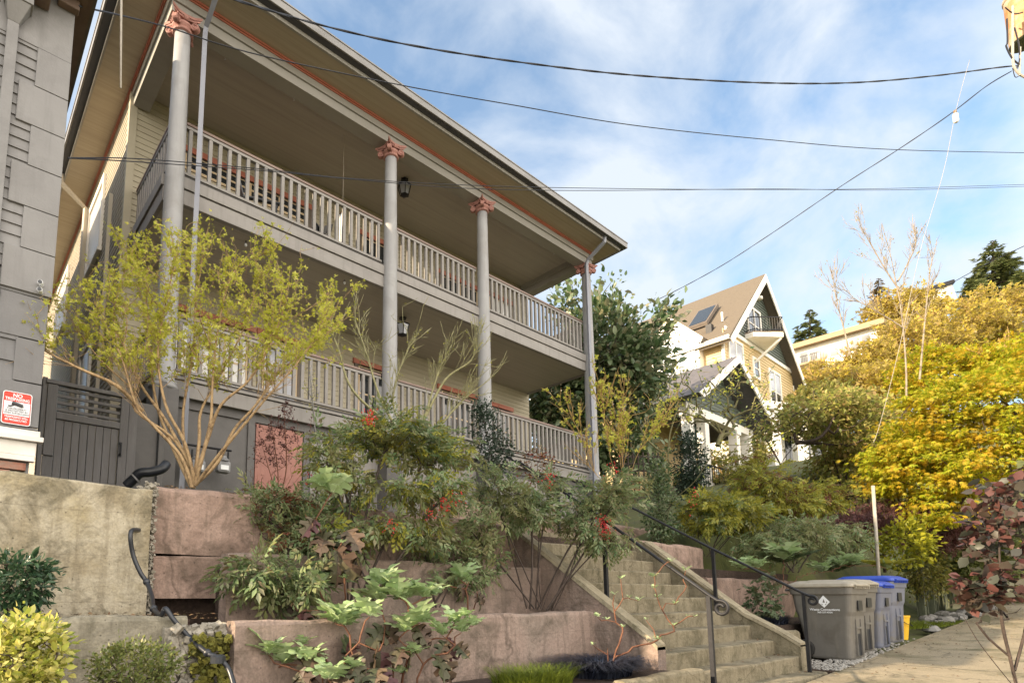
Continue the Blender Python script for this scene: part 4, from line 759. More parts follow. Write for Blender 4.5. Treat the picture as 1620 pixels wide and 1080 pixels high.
w = MB().hexa([(36.4, 15.3, rfz(36.4) + .12), (38.3, 15.3, rfz(38.3) + .12), (38.3, 16.6, rfz(38.3) + .12), (36.4, 16.6, rfz(36.4) + .12), (36.3, 15.3, rfz(36.4) + .32), (38.2, 15.3, rfz(38.3) + .32), (38.2, 16.6, rfz(38.3) + .32), (36.3, 16.6, rfz(36.4) + .32)]).build('skylight', 'brown_frame', Yh)
MB().hexa([(36.5, 15.4, rfz(36.5) + .2), (38.15, 15.4, rfz(38.15) + .2), (38.15, 16.5, rfz(38.15) + .2), (36.5, 16.5, rfz(36.5) + .2), (36.4, 15.4, rfz(36.5) + .35), (38.05, 15.4, rfz(38.15) + .35), (38.05, 16.5, rfz(38.15) + .35), (36.4, 16.5, rfz(36.5) + .35)]).build('pane', 'window_glass', w)
MB().lathe((36.4, 14.4, rfz(36.4)), [(.06, 0), (.06, .6)], 10).build('vent_pipe', 'yhouse_trim', Yh); MB().box(35.6, 35.95, 14.75, 15.1, rfz(35.6) - .1, rfz(35.9) + .25).build('roof_vent', 'black_iron', Yh)
# side bay with its own gable, sunlit
m = MB(); m.box(34.5, 35.2, 15.1, 18.1, 13.1, 15.5); m.prism([(34.5, 15.1, 15.5), (34.5, 18.1, 15.5), (34.5, 16.6, 16.9)], (4, 0, 0)); bay = m.build('bay', 'yhouse_trim', Yh)
m = MB()
for sy in (-1, 1): m.prism([(34.1, 16.6, 17.35), (34.1, 16.6, 17.05), (34.1, 16.6 + sy * 1.85, 15.1), (34.1, 16.6 + sy * 1.95, 15.35)], (5, 0, 0))
m.build('bay_roof', 'yhouse_roof', bay); m = MB()
for sy in (-1, 1): m.prism([(34.03, 16.6, 17.35), (34.03, 16.6, 16.95), (34.03, 16.6 + sy * 1.8, 15.0), (34.03, 16.6 + sy * 1.97, 15.3)], (.065, 0, 0))
m.build('bargeboard', 'yhouse_trim', bay)
m = MB(); m.box(34.3, 35.1, 13.9, 18.4, 12.75, 13.1); m.build('bay_trim', 'yhouse_siding', bay)
def arch(yc, hw, z0, z1):
    P = [(34.47, yc - hw, z0), (34.47, yc + hw, z0)] + [(34.47, yc + hw * math.cos(a), z1 + hw * .9 * math.sin(a)) for a in [math.pi * k / 12 for k in range(13)]]
    return MB().prism(P, (-.04, 0, 0)).build('arched_pane', 'curtained_glass', bay)
arch(16.75, .75, 13.4, 15.2); MB().box(34.42, 34.48, 15.3, 15.8, 13.4, 15.4).build('narrow_pane', 'curtained_glass', bay); MB().box(34.4, 34.47, 15.95, 17.6, 14.5, 14.6).build('glazing_bar', 'yhouse_trim', bay)
# lower gabled entrance porch of the same street
Pp = thing('gabled_porch', 'low gabled entrance porch with green gable and white columns, behind bare branches', 'porch', (25.1, 11, 4.2))
for sx in (-1, 1):
    m = MB(); m.prism([(25.1, 9.4, 9.95), (25.1, 9.4, 9.72), (25.1 + sx * 3.6, 9.4, 7.4), (25.1 + sx * 3.85, 9.4, 7.5)], (0, 6, 0)); rf = m.build('roof', 'porch_roof', Pp)
    m = MB(); m.prism([(25.1, 9.34, 9.95), (25.1, 9.34, 9.65), (25.1 + sx * 3.5, 9.34, 7.35), (25.1 + sx * 3.87, 9.34, 7.48)], (0, .055, 0)); m.build('bargeboard', 'yhouse_trim', rf)
m = MB(); z = 7.5
while z < 9.4: h_ = (9.6 - z) * 1.45; m.box(25.1 - h_, 25.1 + h_, 10.35 - .03, 10.45, z, z + .14); m.box(25.1 - h_ + .03, 25.1 + h_ - .03, 10.37, 10.45, z + .142, z + .158); z += .16
m.build('green_gable', 'yhouse_green', Pp); MB().box(21.9, 28.3, 10.2, 10.5, 7.2, 7.5).build('beam', 'yhouse_trim', Pp)
for x in (22.3, 23.6, 26.6, 27.9): m = MB(); m.box(x - .17, x + .17, 10.2, 10.54, 4.2, 7.2); m.box(x - .22, x + .22, 10.15, 10.59, 4.2, 4.5); m.box(x - .22, x + .22, 10.15, 10.59, 7.0, 7.199); m.build('column', 'yhouse_trim', Pp)
m = MB(); siding(m, (22, 13.), (28.4, 13.), 4.0, 8., .16, .02); m.build('back_wall', 'yhouse_siding', Pp); MB().box(21.8, 28.5, 10.1, 13, 3.6, 4.2).build('porch_floor', 'stair_concrete', Pp); m = MB(); m.box(24.2, 25.2, 12.9, 12.98, 4.2, 6.3); m.build('door', 'brown_frame', Pp)
m = MB(); x = 24.3
m.bar((24.3, 10.15, 5.2), (26.4, 8.6, 4.3), .05, .05); m.bar((21.9, 10.15, 5.15), (24.3, 10.15, 5.2), .05, .05)
for k in range(14): f = k / 13; m.bar((24.3 + 2.1 * f, 10.15 - 1.55 * f, 4.2 - .9 * f), (24.3 + 2.1 * f, 10.15 - 1.55 * f, 5.2 - .9 * f), .02, .02, (0, 1, 0))
for k in range(13): m.bar((21.9 + k * .2, 10.15, 4.2), (21.9 + k * .2, 10.15, 5.17), .02, .02, (0, 1, 0))
m.build('railing', 'black_iron', Pp)
# white veranda lower right of the yellow house
Vr = thing('white_veranda', 'sunlit white veranda with windows and railing, half hidden by dark branches', 'veranda', (40.5, 10.5, 6.))
a0 = at(1225, 770, d=30); a1 = at(1300, 760, d=31)
ux = Vector((a1[0] - a0[0], a1[1] - a0[1], 0)).normalized(); uo = Vector((ux.y, -ux.x, 0)); o0 = Vector((a0[0], a0[1], 0))
def vbox(u0, u1, w0, w1, z0, z1, m): P = lambda u, w, z: o0 + ux * u + uo * w + Vector((0, 0, z)); return m.hexa([P(u0, w1, z0), P(u1, w1, z0), P(u1, w0, z0), P(u0, w0, z0), P(u0, w1, z1), P(u1, w1, z1), P(u1, w0, z1), P(u0, w0, z1)])
m = MB(); vbox(-2, 4.5, -3, -.2, 3.0, 9.6, m); m.build('wall', 'yhouse_trim', Vr)
m = MB(); vbox(-2.3, 4.9, -3, 1.2, 9.6, 9.75, m); vbox(-2.3, 4.9, 1.2, 1.3, 9.4, 9.8, m); m.build('roof', 'yhouse_trim', Vr)
for u in (-1.2, .6): m = MB(); vbox(u, u + .5, .7, 1.2, 3.0, 9.59, m); m.build('column', 'yhouse_trim', Vr)
for u in (1.2, 2.2, 3.2): m = MB(); vbox(u, u + .75, -.2, -.15, 7.2, 9.1, m); m.build('pane', 'window_glass', Vr)
m = MB(); vbox(1.1, 4.3, .9, .98, 7.0, 7.1, m); vbox(1.1, 4.3, .9, .98, 6.1, 6.2, m)
for k in range(12): vbox(1.15 + k * .27, 1.2 + k * .27, .92, .96, 6.2, 7.0, m)
m.build('railing', 'yhouse_trim', Vr)
# white house high on the hill, long sunlit side with balcony
Wh = thing('white_hillside_house', 'long white house with tan roof and balcony high on the hill', 'house', tuple(at(1300, 560, d=72)))
c0 = at(1253, 560, d=74); X0 = float(c0[0]); zr = lambda y: 0
ya, yb = float(at(1345, 530, X=X0)[1]), float(at(1253, 560, X=X0)[1]); zt = float(at(1300, 537, X=X0)[2]); 
m = MB(); m.box(X0, X0 + 8, ya - 3, yb, zt - 6.5, zt - .5); m.build('wall', 'yhouse_trim', Wh)
m = MB(); m.box(X0 - 1.0, X0 + 9, ya - 3.6, yb + .6, zt - .5, zt - .15); m.box(X0 - .9, X0 + 9, ya - 3.6, yb + .6, zt - .149, zt + .2); m.build('roof', 'far_roof', Wh)
L_ = yb - ya
for k in range(7): y = ya - 1.5 + k * (L_ + .6) / 6.4; w = MB().box(X0 - .06, X0 + .02, y - .55, y + .55, zt - 2.7, zt - .95).build('window', 'yhouse_trim', Wh); MB().box(X0 - .09, X0 - .061, y - .42, y + .42, zt - 2.6, zt - 1.05).build('pane', 'window_glass', w)
bal = MB().box(X0 - 1.6, X0, yb - L_ * .55, yb - .6, zt - 3.2, zt - 2.95).build('balcony', 'far_roof', Wh); m = MB(); m.box(X0 - 1.6, X0 - 1.52, yb - L_ * .55, yb - .6, zt - 2.1, zt - 2.02)
for k in range(16): y = yb - L_ * .55 + k * (L_ * .55 - .6) / 15; m.box(X0 - 1.59, X0 - 1.55, y - .03, y + .03, zt - 2.95, zt - 2.1)
m.build('railing', 'black_iron', bal)
Dh = thing('dark_roof_house', 'dark flat roof peeping over the hilltop trees', 'house', tuple(at(1450, 470, d=88))); p = at(1440, 474, d=88); p2 = at(1500, 456, d=86)
m = MB(); m.bar(p, p2, 5, .5); m.build('roof', 'black_iron', Dh); m = MB(); m.bar(p - np.array([0, 0, 1.6]), p2 - np.array([0, 0, 1.6]), 4, 2.6); m.build('wall', 'yhouse_trim', Dh)
# ================================================================ utility pole and cables
pb = at(1640, 110, d=13.0)
UP_ = thing('utility_pole', 'wooden utility pole with rusty transformer, cut by the right edge', 'utility pole', (float(pb[0]), float(pb[1]), alley_z(float(pb[0]))))
px_, py_ = float(pb[0]), float(pb[1])
MB().tube([(px_, py_, -1), (px_, py_, 16)], [.17, .13], 16).build('pole', 'pole_wood', UP_, smooth=True)
tb = at(1618, 22, d=12.75); zb = float(at(1612, 66, d=12.75)[2])
tr = MB().lathe((float(tb[0]), float(tb[1]), zb), [(.3, 0), (.31, .02), (.31, 1.2), (.33, 1.22), (.33, 1.28), (.2, 1.36)], 28).build('transformer', 'rust_metal', UP_, smooth=False); MB().lathe((float(tb[0]), float(tb[1]), zb - .03), [(.28, 0), (.315, .02), (.315, .029)], 28).build('base', 'timber_green', tr)
for pts, r in ((((1593, 30), (1594, 66), (1592, 74), (1601, 92), (1613, 103)), .018), (((1602, 10), (1602, 60), (1603, 100), (1610, 115), (1622, 123)), .026), (((1605, 44), (1612, 72), (1613, 96), (1608, 110)), .016), (((1614, 75), (1613, 120)), .02), (((1602, 108), (1606, 122), (1613, 120)), .009), (((1590, 12), (1604, 22), (1618, 20)), .014)):
    MB().tube(poly([at(x, y, d=12.35) for x, y in pts]), r, 6).build('wire', 'black_iron' if r < .02 else 'cable_pale', UP_)
def cable(label, P, r, mat='cable_black', twist=0, name='overhead_cable', group='overhead cables', n=90):
    Q = poly([Vector(p) for p in P], max(2, n // (len(P) - 1)))
    t = thing(name, label, 'cable', tuple(Q[0]), group); m = MB()
    if twist:
        for ph in (0, math.pi):
            PP = []; s = 0
            for i, q in enumerate(Q):
                if i: s += (Q[i] - Q[i - 1]).length
                a = s * twist + ph; PP.append(q + Vector((0, math.cos(a), math.sin(a))) * r * .6)
            m.tube(PP, r, 6)
    else: m.tube(Q, r, 6)
    m.build('strand', mat, t, smooth=True); return t
cable('thick twisted black cable sagging across the top of the sky to the pole', [at(355, -5, Y=7.0), at(500, 38, d=8.6), at(640, 70, d=9.0), at(810, 97, d=9.8), at(1000, 119, d=10.6), at(1200, 131, d=11.4), at(1350, 131, d=11.9), at(1480, 120, d=12.3), at(1580, 107, d=12.6), at(1615, 104, d=12.7)], .0115, twist=5, n=300)
cable('thin cable crossing below the thick one from the grey house to the right edge', [at(125, 10, Y=5.7), at(260, 42, d=7.0), at(405, 86, d=7.6), at(640, 136, d=8.8), at(810, 166, d=9.6), at(1000, 198, d=10.8), at(1215, 221, d=12.2), at(1420, 237, d=13.6), at(1700, 243, d=16)], .0085, n=120)
for dz, lab in ((0, 'upper of two thin wires level with the upper porch'), (5, 'lower of two thin wires level with the upper porch')):
    cable(lab, [at(108, 250, Y=5.75), at(230, 252 + dz, d=7.4), at(420, 268 + dz * .5, d=8.6), at(550, 282 + dz * .2, d=9.4), at(740, 293 + dz, d=10.6), at(950, 298 + dz * .7, d=12), at(1215, 300 - dz * .2, d=14), at(1420, 298 + dz * .5, d=15.5), at(1680, 290 + dz * .6, d=18)], .0065, n=120)
cable('dark service wire climbing from the laurel to the pole', [at(980, 498, d=21), at(1040, 474, d=20), at(1130, 427, d=18), at(1215, 373, d=16.6), at(1330, 295, d=15), at(1422, 236, d=14), at(1500, 183, d=13.3), at(1560, 137, d=12.9), at(1600, 113, d=12.7)], .0095, twist=5, n=300)
cable('distant wire crossing the tall conifer', [at(1480, 462, d=60), at(1560, 418, d=55), at(1640, 380, d=50)], .035, n=20)
ga = [at(1534, 95, d=12.2), at(1513, 172, d=11.8), at(1493, 270, d=11.5), at(1455, 400, d=11.3), at(1425, 540, d=11.2), at(1395, 660, d=11.1), at(1382, 700, d=11.0)]
cable('pale guy wire with insulator slanting down to a bright ground marker', ga, .0042, 'cable_pale', name='guy_wire', n=40)
p = at(1512, 187, d=11.8); t = thing('guy_insulator', 'white ceramic insulator knob on the guy wire', 'insulator', tuple(p)); MB().lathe((0, 0, -.11), [(.03, 0), (.055, .03), (.05, .1), (.055, .19), (.03, .22)], 12).build('insulator', 'sign_white', t, local=True); MB().tube([(.01, 0, .12), (.03, 0, .2)], .03, 8).build('clamp', 'pole_wood', t, local=True)
g0 = at(1381, 768, d=11.0); g1 = at(1389, 912, d=11.0); t = thing('guy_marker', 'slim sunlit marker tube at the foot of the guy wire', 'marker', tuple(g1)); MB().tube([g0, g1 - np.array([0, 0, .5])], .03, 10).build('tube', 'cable_pale', t, smooth=True)
p = at(192, -6, Y=6.2); q = at(191, 140, Y=6.2); t = thing('hanging_rod', 'thin pinkish rod hanging in front of the left eave', 'rod', tuple(p)); MB().tube([p, q], [.012, .009], 8).build('rod', 'cable_pale', t)
# timber fence and stones along the alley
t = thing('timber_fence', 'old mossy timber fence panels at the alley edge beyond the bins', 'fence', (21, 3.6, -.4))
fa = [at(1462, 948, Z=-.55), at(1475, 948, Z=-.5), at(1490, 948, Z=-.46), at(1505, 948, Z=-.44)]
for i in range(4): p = Vector(at(1458 + i * 16, 950, d=15 + i * 1.0)); MB().box(p.x - .06, p.x + .06, p.y - .06, p.y + .06, p.z - .5, p.z + 1.45 - .1 * i).build('post', 'timber_green', t)
pA = Vector(at(1458, 950, d=15)); pB = Vector(at(1506, 950, d=18)); m = MB()
for k in range(16): f = k / 15; q = pA.lerp(pB, f); m.box(q.x - .07, q.x + .07, q.y + .07, q.y + .1, q.z - .4, q.z + 1.2)
m.build('board', 'timber_green', t); m = MB(); m.bar(pA + Vector((0, .05, 1.0)), pB + Vector((0, .05, 1.0)), .05, .09); m.build('rail', 'timber_green', t)
for i in range(26):
    x = R_.uniform(15, 23); y = 2.45 + R_.random() * .5; s = R_.uniform(.08, .22); m = MB(); m.ball((0, 0, 0), s, 8, 5, (1.2, .9, .5))
    m.v = [(a + R_.uniform(-.02, .02), b + R_.uniform(-.02, .02), c + R_.uniform(-.02, .02)) for a, b, c in m.v]; o = m.build('edge_stone', 'stone_grey'); o.location = (x, y, alley_z(x) + s * .25); tag(o, 'grey rounded stone lying along the alley edge beyond the bucket', 'stone', 'stones along the alley edge')
# ================================================================ plants
def mesh_np(name, V, F, mat, parent, local=False, smooth=False):
    smooth = smooth or len(V) > 0 and name in ('young_leaves', 'old_leaves')
    V = np.asarray(V, np.float32); F = np.asarray(F, np.int32); me = bpy.data.meshes.new(name); k = F.shape[1]
    me.vertices.add(len(V)); me.vertices.foreach_set('co', V.ravel()); me.loops.add(F.size); me.loops.foreach_set('vertex_index', F.ravel())
    me.polygons.add(len(F)); me.polygons.foreach_set('loop_start', np.arange(0, F.size, k, dtype=np.int32)); me.polygons.foreach_set('loop_total', np.full(len(F), k, np.int32))
    if smooth: me.polygons.foreach_set('use_smooth', np.ones(len(F), bool))
    me.update(); me.validate(); me.materials.append(MAT[mat]); o = bpy.data.objects.new(name, me); COL.objects.link(o)
    if parent is not None: adopt(o, parent, local)
    return o
def tmpl_leaf(w=.3, fold=.08, droop=.1):
    V = [(0, 0, 0), (.3, w * .85, fold), (.65, w * .75, fold * .6 - droop * .4), (1, 0, -droop), (.65, -w * .75, fold * .6 - droop * .4), (.3, -w * .85, fold), (.5, 0, -droop * .2)]
    F = [(0, 6, 1), (1, 6, 2), (2, 6, 3), (3, 6, 4), (4, 6, 5), (5, 6, 0)]; return np.array(V, float), np.array(F)
def tmpl_small(w=.28): return np.array([(0, 0, 0), (.5, w, .07), (1, 0, -.05), (.5, -w, .07)], float), np.array([(0, 2, 1), (0, 3, 2)])
def join(parts):
    V = []; F = []; k = 0
    for v, f in parts: V.append(v); F.append(f + k); k += len(v)
    return np.vstack(V), np.vstack(F)
def xf(t, ang=0., s=1., o=(0, 0, 0), tilt=0.):
    v, f = t; v = v * s; c, n = math.cos(tilt), math.sin(tilt); v = np.stack([v[:, 0] * c + v[:, 2] * n, v[:, 1], -v[:, 0] * n + v[:, 2] * c], 1)
    c, n = math.cos(ang), math.sin(ang); return np.stack([v[:, 0] * c - v[:, 1] * n, v[:, 0] * n + v[:, 1] * c, v[:, 2]], 1) + np.array(o), f
_s = tmpl_small(.2)
SPRAY = join([xf(_s, a, s, (x, y, -.25 * x * x), .35) for x, y, a, s in ((.12, 0, .8, .36), (.15, 0, -.85, .36), (.35, .02, .65, .4), (.38, -.02, -.7, .4), (.6, .01, .55, .38), (.62, -.01, -.55, .38), (.78, 0, .05, .42), (.3, .15, .25, .34), (.32, -.15, -.25, .34), (.55, .2, .9, .3), (.57, -.2, -.9, .3))])
_m = tmpl_small(.13); PALM = join([xf(_m, a, s, (0, 0, 0), .28 + abs(a) * .1) for a, s in ((0, 1), (.5, .92), (-.5, .92), (1.0, .75), (-1.0, .75), (1.6, .5), (-1.6, .5))])
OVAL = tmpl_leaf(.3); BROAD = tmpl_leaf(.42, .07, .2); LONG = tmpl_leaf(.19, .06, .16); SMALL = tmpl_small(.3); TINY = tmpl_small(.36)
TUFT = join([xf(_s, a, s, (x, 0, 0), t) for x, a, s, t in ((0, .6, .6, .1), (0, -.6, .6, -.1), (.25, .5, .6, .1), (.25, -.5, .6, 0), (.5, .35, .55, .1), (.5, -.35, .55, -.1), (.7, 0, .5, 0))])
TRIO = join([xf(SMALL, a, s, (0, 0, 0), t) for a, s, t in ((0, 1, -.3), (1.2, .85, .1), (-1.2, .85, .1), (2.6, .7, -.2))])
def tmpl_lobed():
    half = [(0, 0), (.06, .1), (.1, .3), (.24, .36), (.22, .2), (.33, .2), (.42, .44), (.58, .4), (.52, .2), (.62, .16), (.76, .27), (.86, .2), (.84, .08), (1, 0)]
    cen = [(0.02 + .96 * i / 13.) for i in range(14)]; V = []; F = []
    for sgn in (1, -1):
        k = len(V)
        for (x, y), c in zip(half, cen): V.append((x, sgn * y, .42 * abs(y) - .5 * x * x + .18 * x - .9 * y * y)); V.append((c, 0, -.5 * c * c + .18 * c))
        for i in range(13):
            a, b, c, d = k + 2 * i, k + 2 * i + 1, k + 2 * i + 3, k + 2 * i + 2
            if sgn > 0: F += [(a, b, c), (a, c, d)]
            else: F += [(a, c, b), (a, d, c)]
    return np.array(V, float), np.array(F)
LOBED = tmpl_lobed()
def tmpl_veins():
    zf = lambda x, y: .42 * abs(y) - .5 * x * x + .18 * x - .9 * y * y + .006; V = []; F = []
    for (x0, y0, x1, y1, w) in ((0, 0, .97, 0, .012), (.08, 0, .28, .28, .007), (.08, 0, .28, -.28, .007), (.3, 0, .56, .33, .007), (.3, 0, .56, -.33, .007), (.58, 0, .8, .2, .006), (.58, 0, .8, -.2, .006)):
        dx, dy = x1 - x0, y1 - y0; L0 = math.hypot(dx, dy); px_, py_ = -dy / L0 * w, dx / L0 * w; k = len(V)
        for j in range(5):
            f = j / 4; x, y = x0 + dx * f, y0 + dy * f; V += [(x + px_ * (1 - f * .7), y + py_ * (1 - f * .7), zf(x, y)), (x - px_ * (1 - f * .7), y - py_ * (1 - f * .7), zf(x, y))]
        for j in range(4): F.append((k + 2 * j, k + 2 * j + 1, k + 2 * j + 3)); F.append((k + 2 * j, k + 2 * j + 3, k + 2 * j + 2))
    return np.array(V, float), np.array(F)
VEINS = tmpl_veins()
def leaves(name, tm, P, D, Nn_, S, mat, parent):
    V, F = tm; P = np.asarray(P, float); n = len(P)
    D = D / (np.linalg.norm(D, axis=1, keepdims=True) + 1e-9); Y = np.cross(Nn_, D); Y /= (np.linalg.norm(Y, axis=1, keepdims=True) + 1e-9); Z = np.cross(D, Y)
    W = P[:, None, :] + S[:, None, None] * (V[None, :, 0:1] * D[:, None] + V[None, :, 1:2] * Y[:, None] + V[None, :, 2:3] * Z[:, None])
    FF = (F[None] + (np.arange(n) * len(V))[:, None, None]).reshape(-1, F.shape[1]); return mesh_np(name, W.reshape(-1, 3), FF, mat, parent)
def E(x, y, rx, ry, d, rd=None):
    k = d / CF; return (at(x, y, d=d), rx * k, ry * k, (rd if rd is not None else (rx + ry) * .5 * k))
def sample(ells, n, shell=.5, flat=0):
    vol = np.array([a * b * c for _, a, b, c in ells]); idx = rng.choice(len(ells), n, p=vol / vol.sum()); v = rng.normal(size=(n, 3)); v /= np.linalg.norm(v, axis=1, keepdims=True)
    r = rng.random(n) ** (1 / 3.) * (1 - shell) + shell * (1 - .35 * rng.random(n) ** 1.5); v *= r[:, None]; out_ = np.empty((n, 3))
    for i in range(n): c, a, b, e = ells[idx[i]]; out_[i] = c + RT * v[i, 0] * a + UP * v[i, 1] * b + FH * v[i, 2] * e
    return out_
def grow(stems, targets, step=.15, wob=.25, bend=.35, rtip=.004, rexp=.45, rmax=9., upw=.3, upb=1.1, trunk=None):
    """branches: every target joins the nearest earlier wood by a curved shoot; thickness follows what each part carries"""
    pos = []; par = []; ln = []
    for st in stems:
        P = poly(st, max(1, int(sum((Vector(st[i + 1]) - Vector(st[i])).length for i in range(len(st) - 1)) / step / (len(st) - 1)) + 1)); pr = -1
        for i, q in enumerate(P):
            pos.append(np.array(q)); par.append(pr); ln.append(0 if pr < 0 else ln[pr] + np.linalg.norm(pos[-1] - pos[pr])); pr = len(pos) - 1
    nstem = len(pos); base = np.mean([np.array(s[0]) for s in stems], 0); T = sorted([np.array(t) for t in targets], key=lambda t: np.linalg.norm(t - base)); tips = []
    for i in range(len(pos)):
        if i not in par: tips.append(i)
    for t in T:
        A = np.array(pos); d = np.linalg.norm(A - t, axis=1); c = d * (1 + upb * np.clip((A[:, 2] - t[2]) / (d + 1e-6) + .45, 0, 1.5)) + .16 * np.array(ln); c[0] += 1; i = int(np.argmin(c)); p0 = pos[i]
        pd = p0 - pos[par[i]] if par[i] >= 0 else np.array([0, 0, 1.]); pd = pd / (np.linalg.norm(pd) + 1e-9); dist = np.linalg.norm(t - p0)
        if dist < step * .5: continue
        c1 = p0 * .55 + t * .45 + (pd * bend - np.array([0, 0, upw * .25])) * dist * .6; k = max(2, int(dist / step)); pr = i
        for j in range(1, k + 1):
            s = j / k; q = (1 - s) ** 2 * p0 + 2 * s * (1 - s) * c1 + s * s * t
            if j < k: q = q + rng.normal(size=3) * wob * step * .45
            pos.append(q); par.append(pr); ln.append(ln[pr] + np.linalg.norm(q - pos[pr])); pr = len(pos) - 1
        tips.append(pr)
    n = len(pos); cnt = np.zeros(n); ch = [[] for _ in range(n)]
    for i in range(n - 1, -1, -1):
        if not ch[i]: cnt[i] = 1
        if par[i] >= 0: cnt[par[i]] += cnt[i]; ch[par[i]].append(i)
    rr = np.minimum(rtip * cnt ** rexp, rmax)
    if trunk:                       # (how many of the first limbs, radius at their foot)
        k = 0
        for st in stems[:trunk[0]]:
            c = []; 
            while k < nstem and (par[k] >= 0 or not c): c.append(k); k += 1
            for q, i in enumerate(c): 
                if i < nstem: rr[i] = max(rr[i], trunk[1] * (1 - .82 * q / max(1, len(c) - 1)))
    return np.array(pos), par, cnt, ch, rr, tips
def wood(name, g, mat, parent, sides=6, fine=4):
    pos, par, cnt, ch, r, tips = g; m = MB()
    starts = [i for i in range(len(pos)) if par[i] < 0]; stack = [(None, s) for s in starts]
    while stack:
        p, i = stack.pop(); chain = [p] if p is not None else []; rr = [min(r[p], r[i] * 1.15)] if p is not None else []
        while True:
            chain.append(i); rr.append(r[i])
            if not ch[i]: break
            nx = max(ch[i], key=lambda c: cnt[c])
            for c in ch[i]:
                if c != nx: stack.append((i, c))
            i = nx
        if len(chain) < 2: continue
        rr[-1] *= .5
        m.tube([pos[c] for c in chain], rr, sides if rr[0] > .012 else fine, cap=False)
    return m.build(name, mat, parent, smooth=True)
def unit(v): return v / (np.linalg.norm(v, axis=1, keepdims=True) + 1e-9)
def plant(name, label, cat, stems, ells, nt_, tm, lmat, bark, nleaf, size, spread=.12, flat=.6, up=1., outw=.5, droop=.2, rnd=.6, step=.15, rtip=.004, rexp=.45, group=None, shell=.5, wob=.5, targets=None, berries=0, sec=None, mode='cloud', bend=.22, sizevar=.35, lname='foliage', rmax=9., along=4, trunk=None):
    base = Vector(stems[0][0]); t = thing(name, label, cat, tuple(base), group)
    T = sample(ells, nt_, shell) if nt_ else np.zeros((0, 3))
    if targets is not None: T = np.vstack([T, np.array(targets)])
    g = grow(stems, T, step, wob, bend, rtip, rexp, rmax, trunk=trunk); wood('branches', g, bark, t)
    cen = np.mean([e[0] for e in ells], 0)
    def put_leaves(nl, tm_, mat_, nm, sz):
        if not nl: return
        if mode == 'cloud':
            b = T[rng.integers(0, len(T), nl)]; k = rng.normal(size=(nl, 3)) * spread * np.array([1, 1, flat]); P = b + k; Dr = unit(P - cen) * outw + unit(k) * .6
        else:                                   # along the young shoots
            pos, par, cnt, ch, r, tips = g; zlo = pos[:, 2].min() + .38 * np.ptp(pos[:, 2]); yn = [i for i in range(len(pos)) if par[i] >= 0 and cnt[i] <= along and pos[i][2] > zlo]; i = np.array(yn)[rng.integers(0, len(yn), nl)]; f = rng.random((nl, 1)); pa = np.array(par)[i]
            P = pos[i] * f + pos[pa] * (1 - f) + rng.normal(size=(nl, 3)) * spread; Dr = unit(pos[i] - pos[pa]) * .8
        D = Dr + rng.normal(size=(nl, 3)) * rnd - np.array([0, 0, droop]); Nv = np.array([0, 0, up]) + rng.normal(size=(nl, 3)) * .55
        S = sz * (1 + sizevar * rng.normal(size=nl).clip(-1.6, 1.6)); return leaves(nm, tm_, P, D, Nv, S, mat_, t)
    put_leaves(nleaf, tm, lmat, lname, size)
    if sec: put_leaves(sec[0], sec[1], sec[2], sec[4] if len(sec) > 4 else 'young_foliage', sec[3])
    for bx_, by_, bd, bn in (berries or []):
        c = at(bx_, by_, d=bd); m = MB()
        for _ in range(bn): q = c + rng.normal(size=3) * np.array([.035, .035, .05]) * bd / 6; m.ball(q, R_.uniform(.0045, .0065) * bd / 6 * 1.25, 6, 4)
        m.build('berry_cluster', 'berry_red', t)
    return t, g
def px(pts, d=None, Y=None):
    return [at(p[0], p[1], d=(p[2] if len(p) > 2 else d)) if Y is None else at(p[0], p[1], Y=Y) for p in pts]
def fan(stems, n, ln, lo=.4, spread=.55, sub=2, up=.35):
    """straight young shoots fanning off the upper part of each limb, each with a few side twigs"""
    out_ = []
    for st in stems:
        P = [np.array(p) for p in poly(st, 6)]; m_ = len(P)
        for _ in range(n):
            i = min(m_ - 2, int(m_ * (lo + (1 - lo) * rng.random()))); d_ = P[i + 1] - P[i]; d_ = d_ / (np.linalg.norm(d_) + 1e-9); v = d_ + rng.normal(size=3) * spread + np.array([0, 0, up]); v /= np.linalg.norm(v); l_ = ln * (.45 + .75 * rng.random())
            q = P[i]; e = q + v * l_; out_.append([q, q + v * l_ * .5 + rng.normal(size=3) * l_ * .03, e])
            for _s in range(sub): f = .25 + .6 * rng.random(); w = v + rng.normal(size=3) * spread * .8 + np.array([0, 0, up * .5]); w /= np.linalg.norm(w); a = q + v * l_ * f; out_.append([a, a + w * l_ * (.25 + .25 * rng.random())])
    return out_
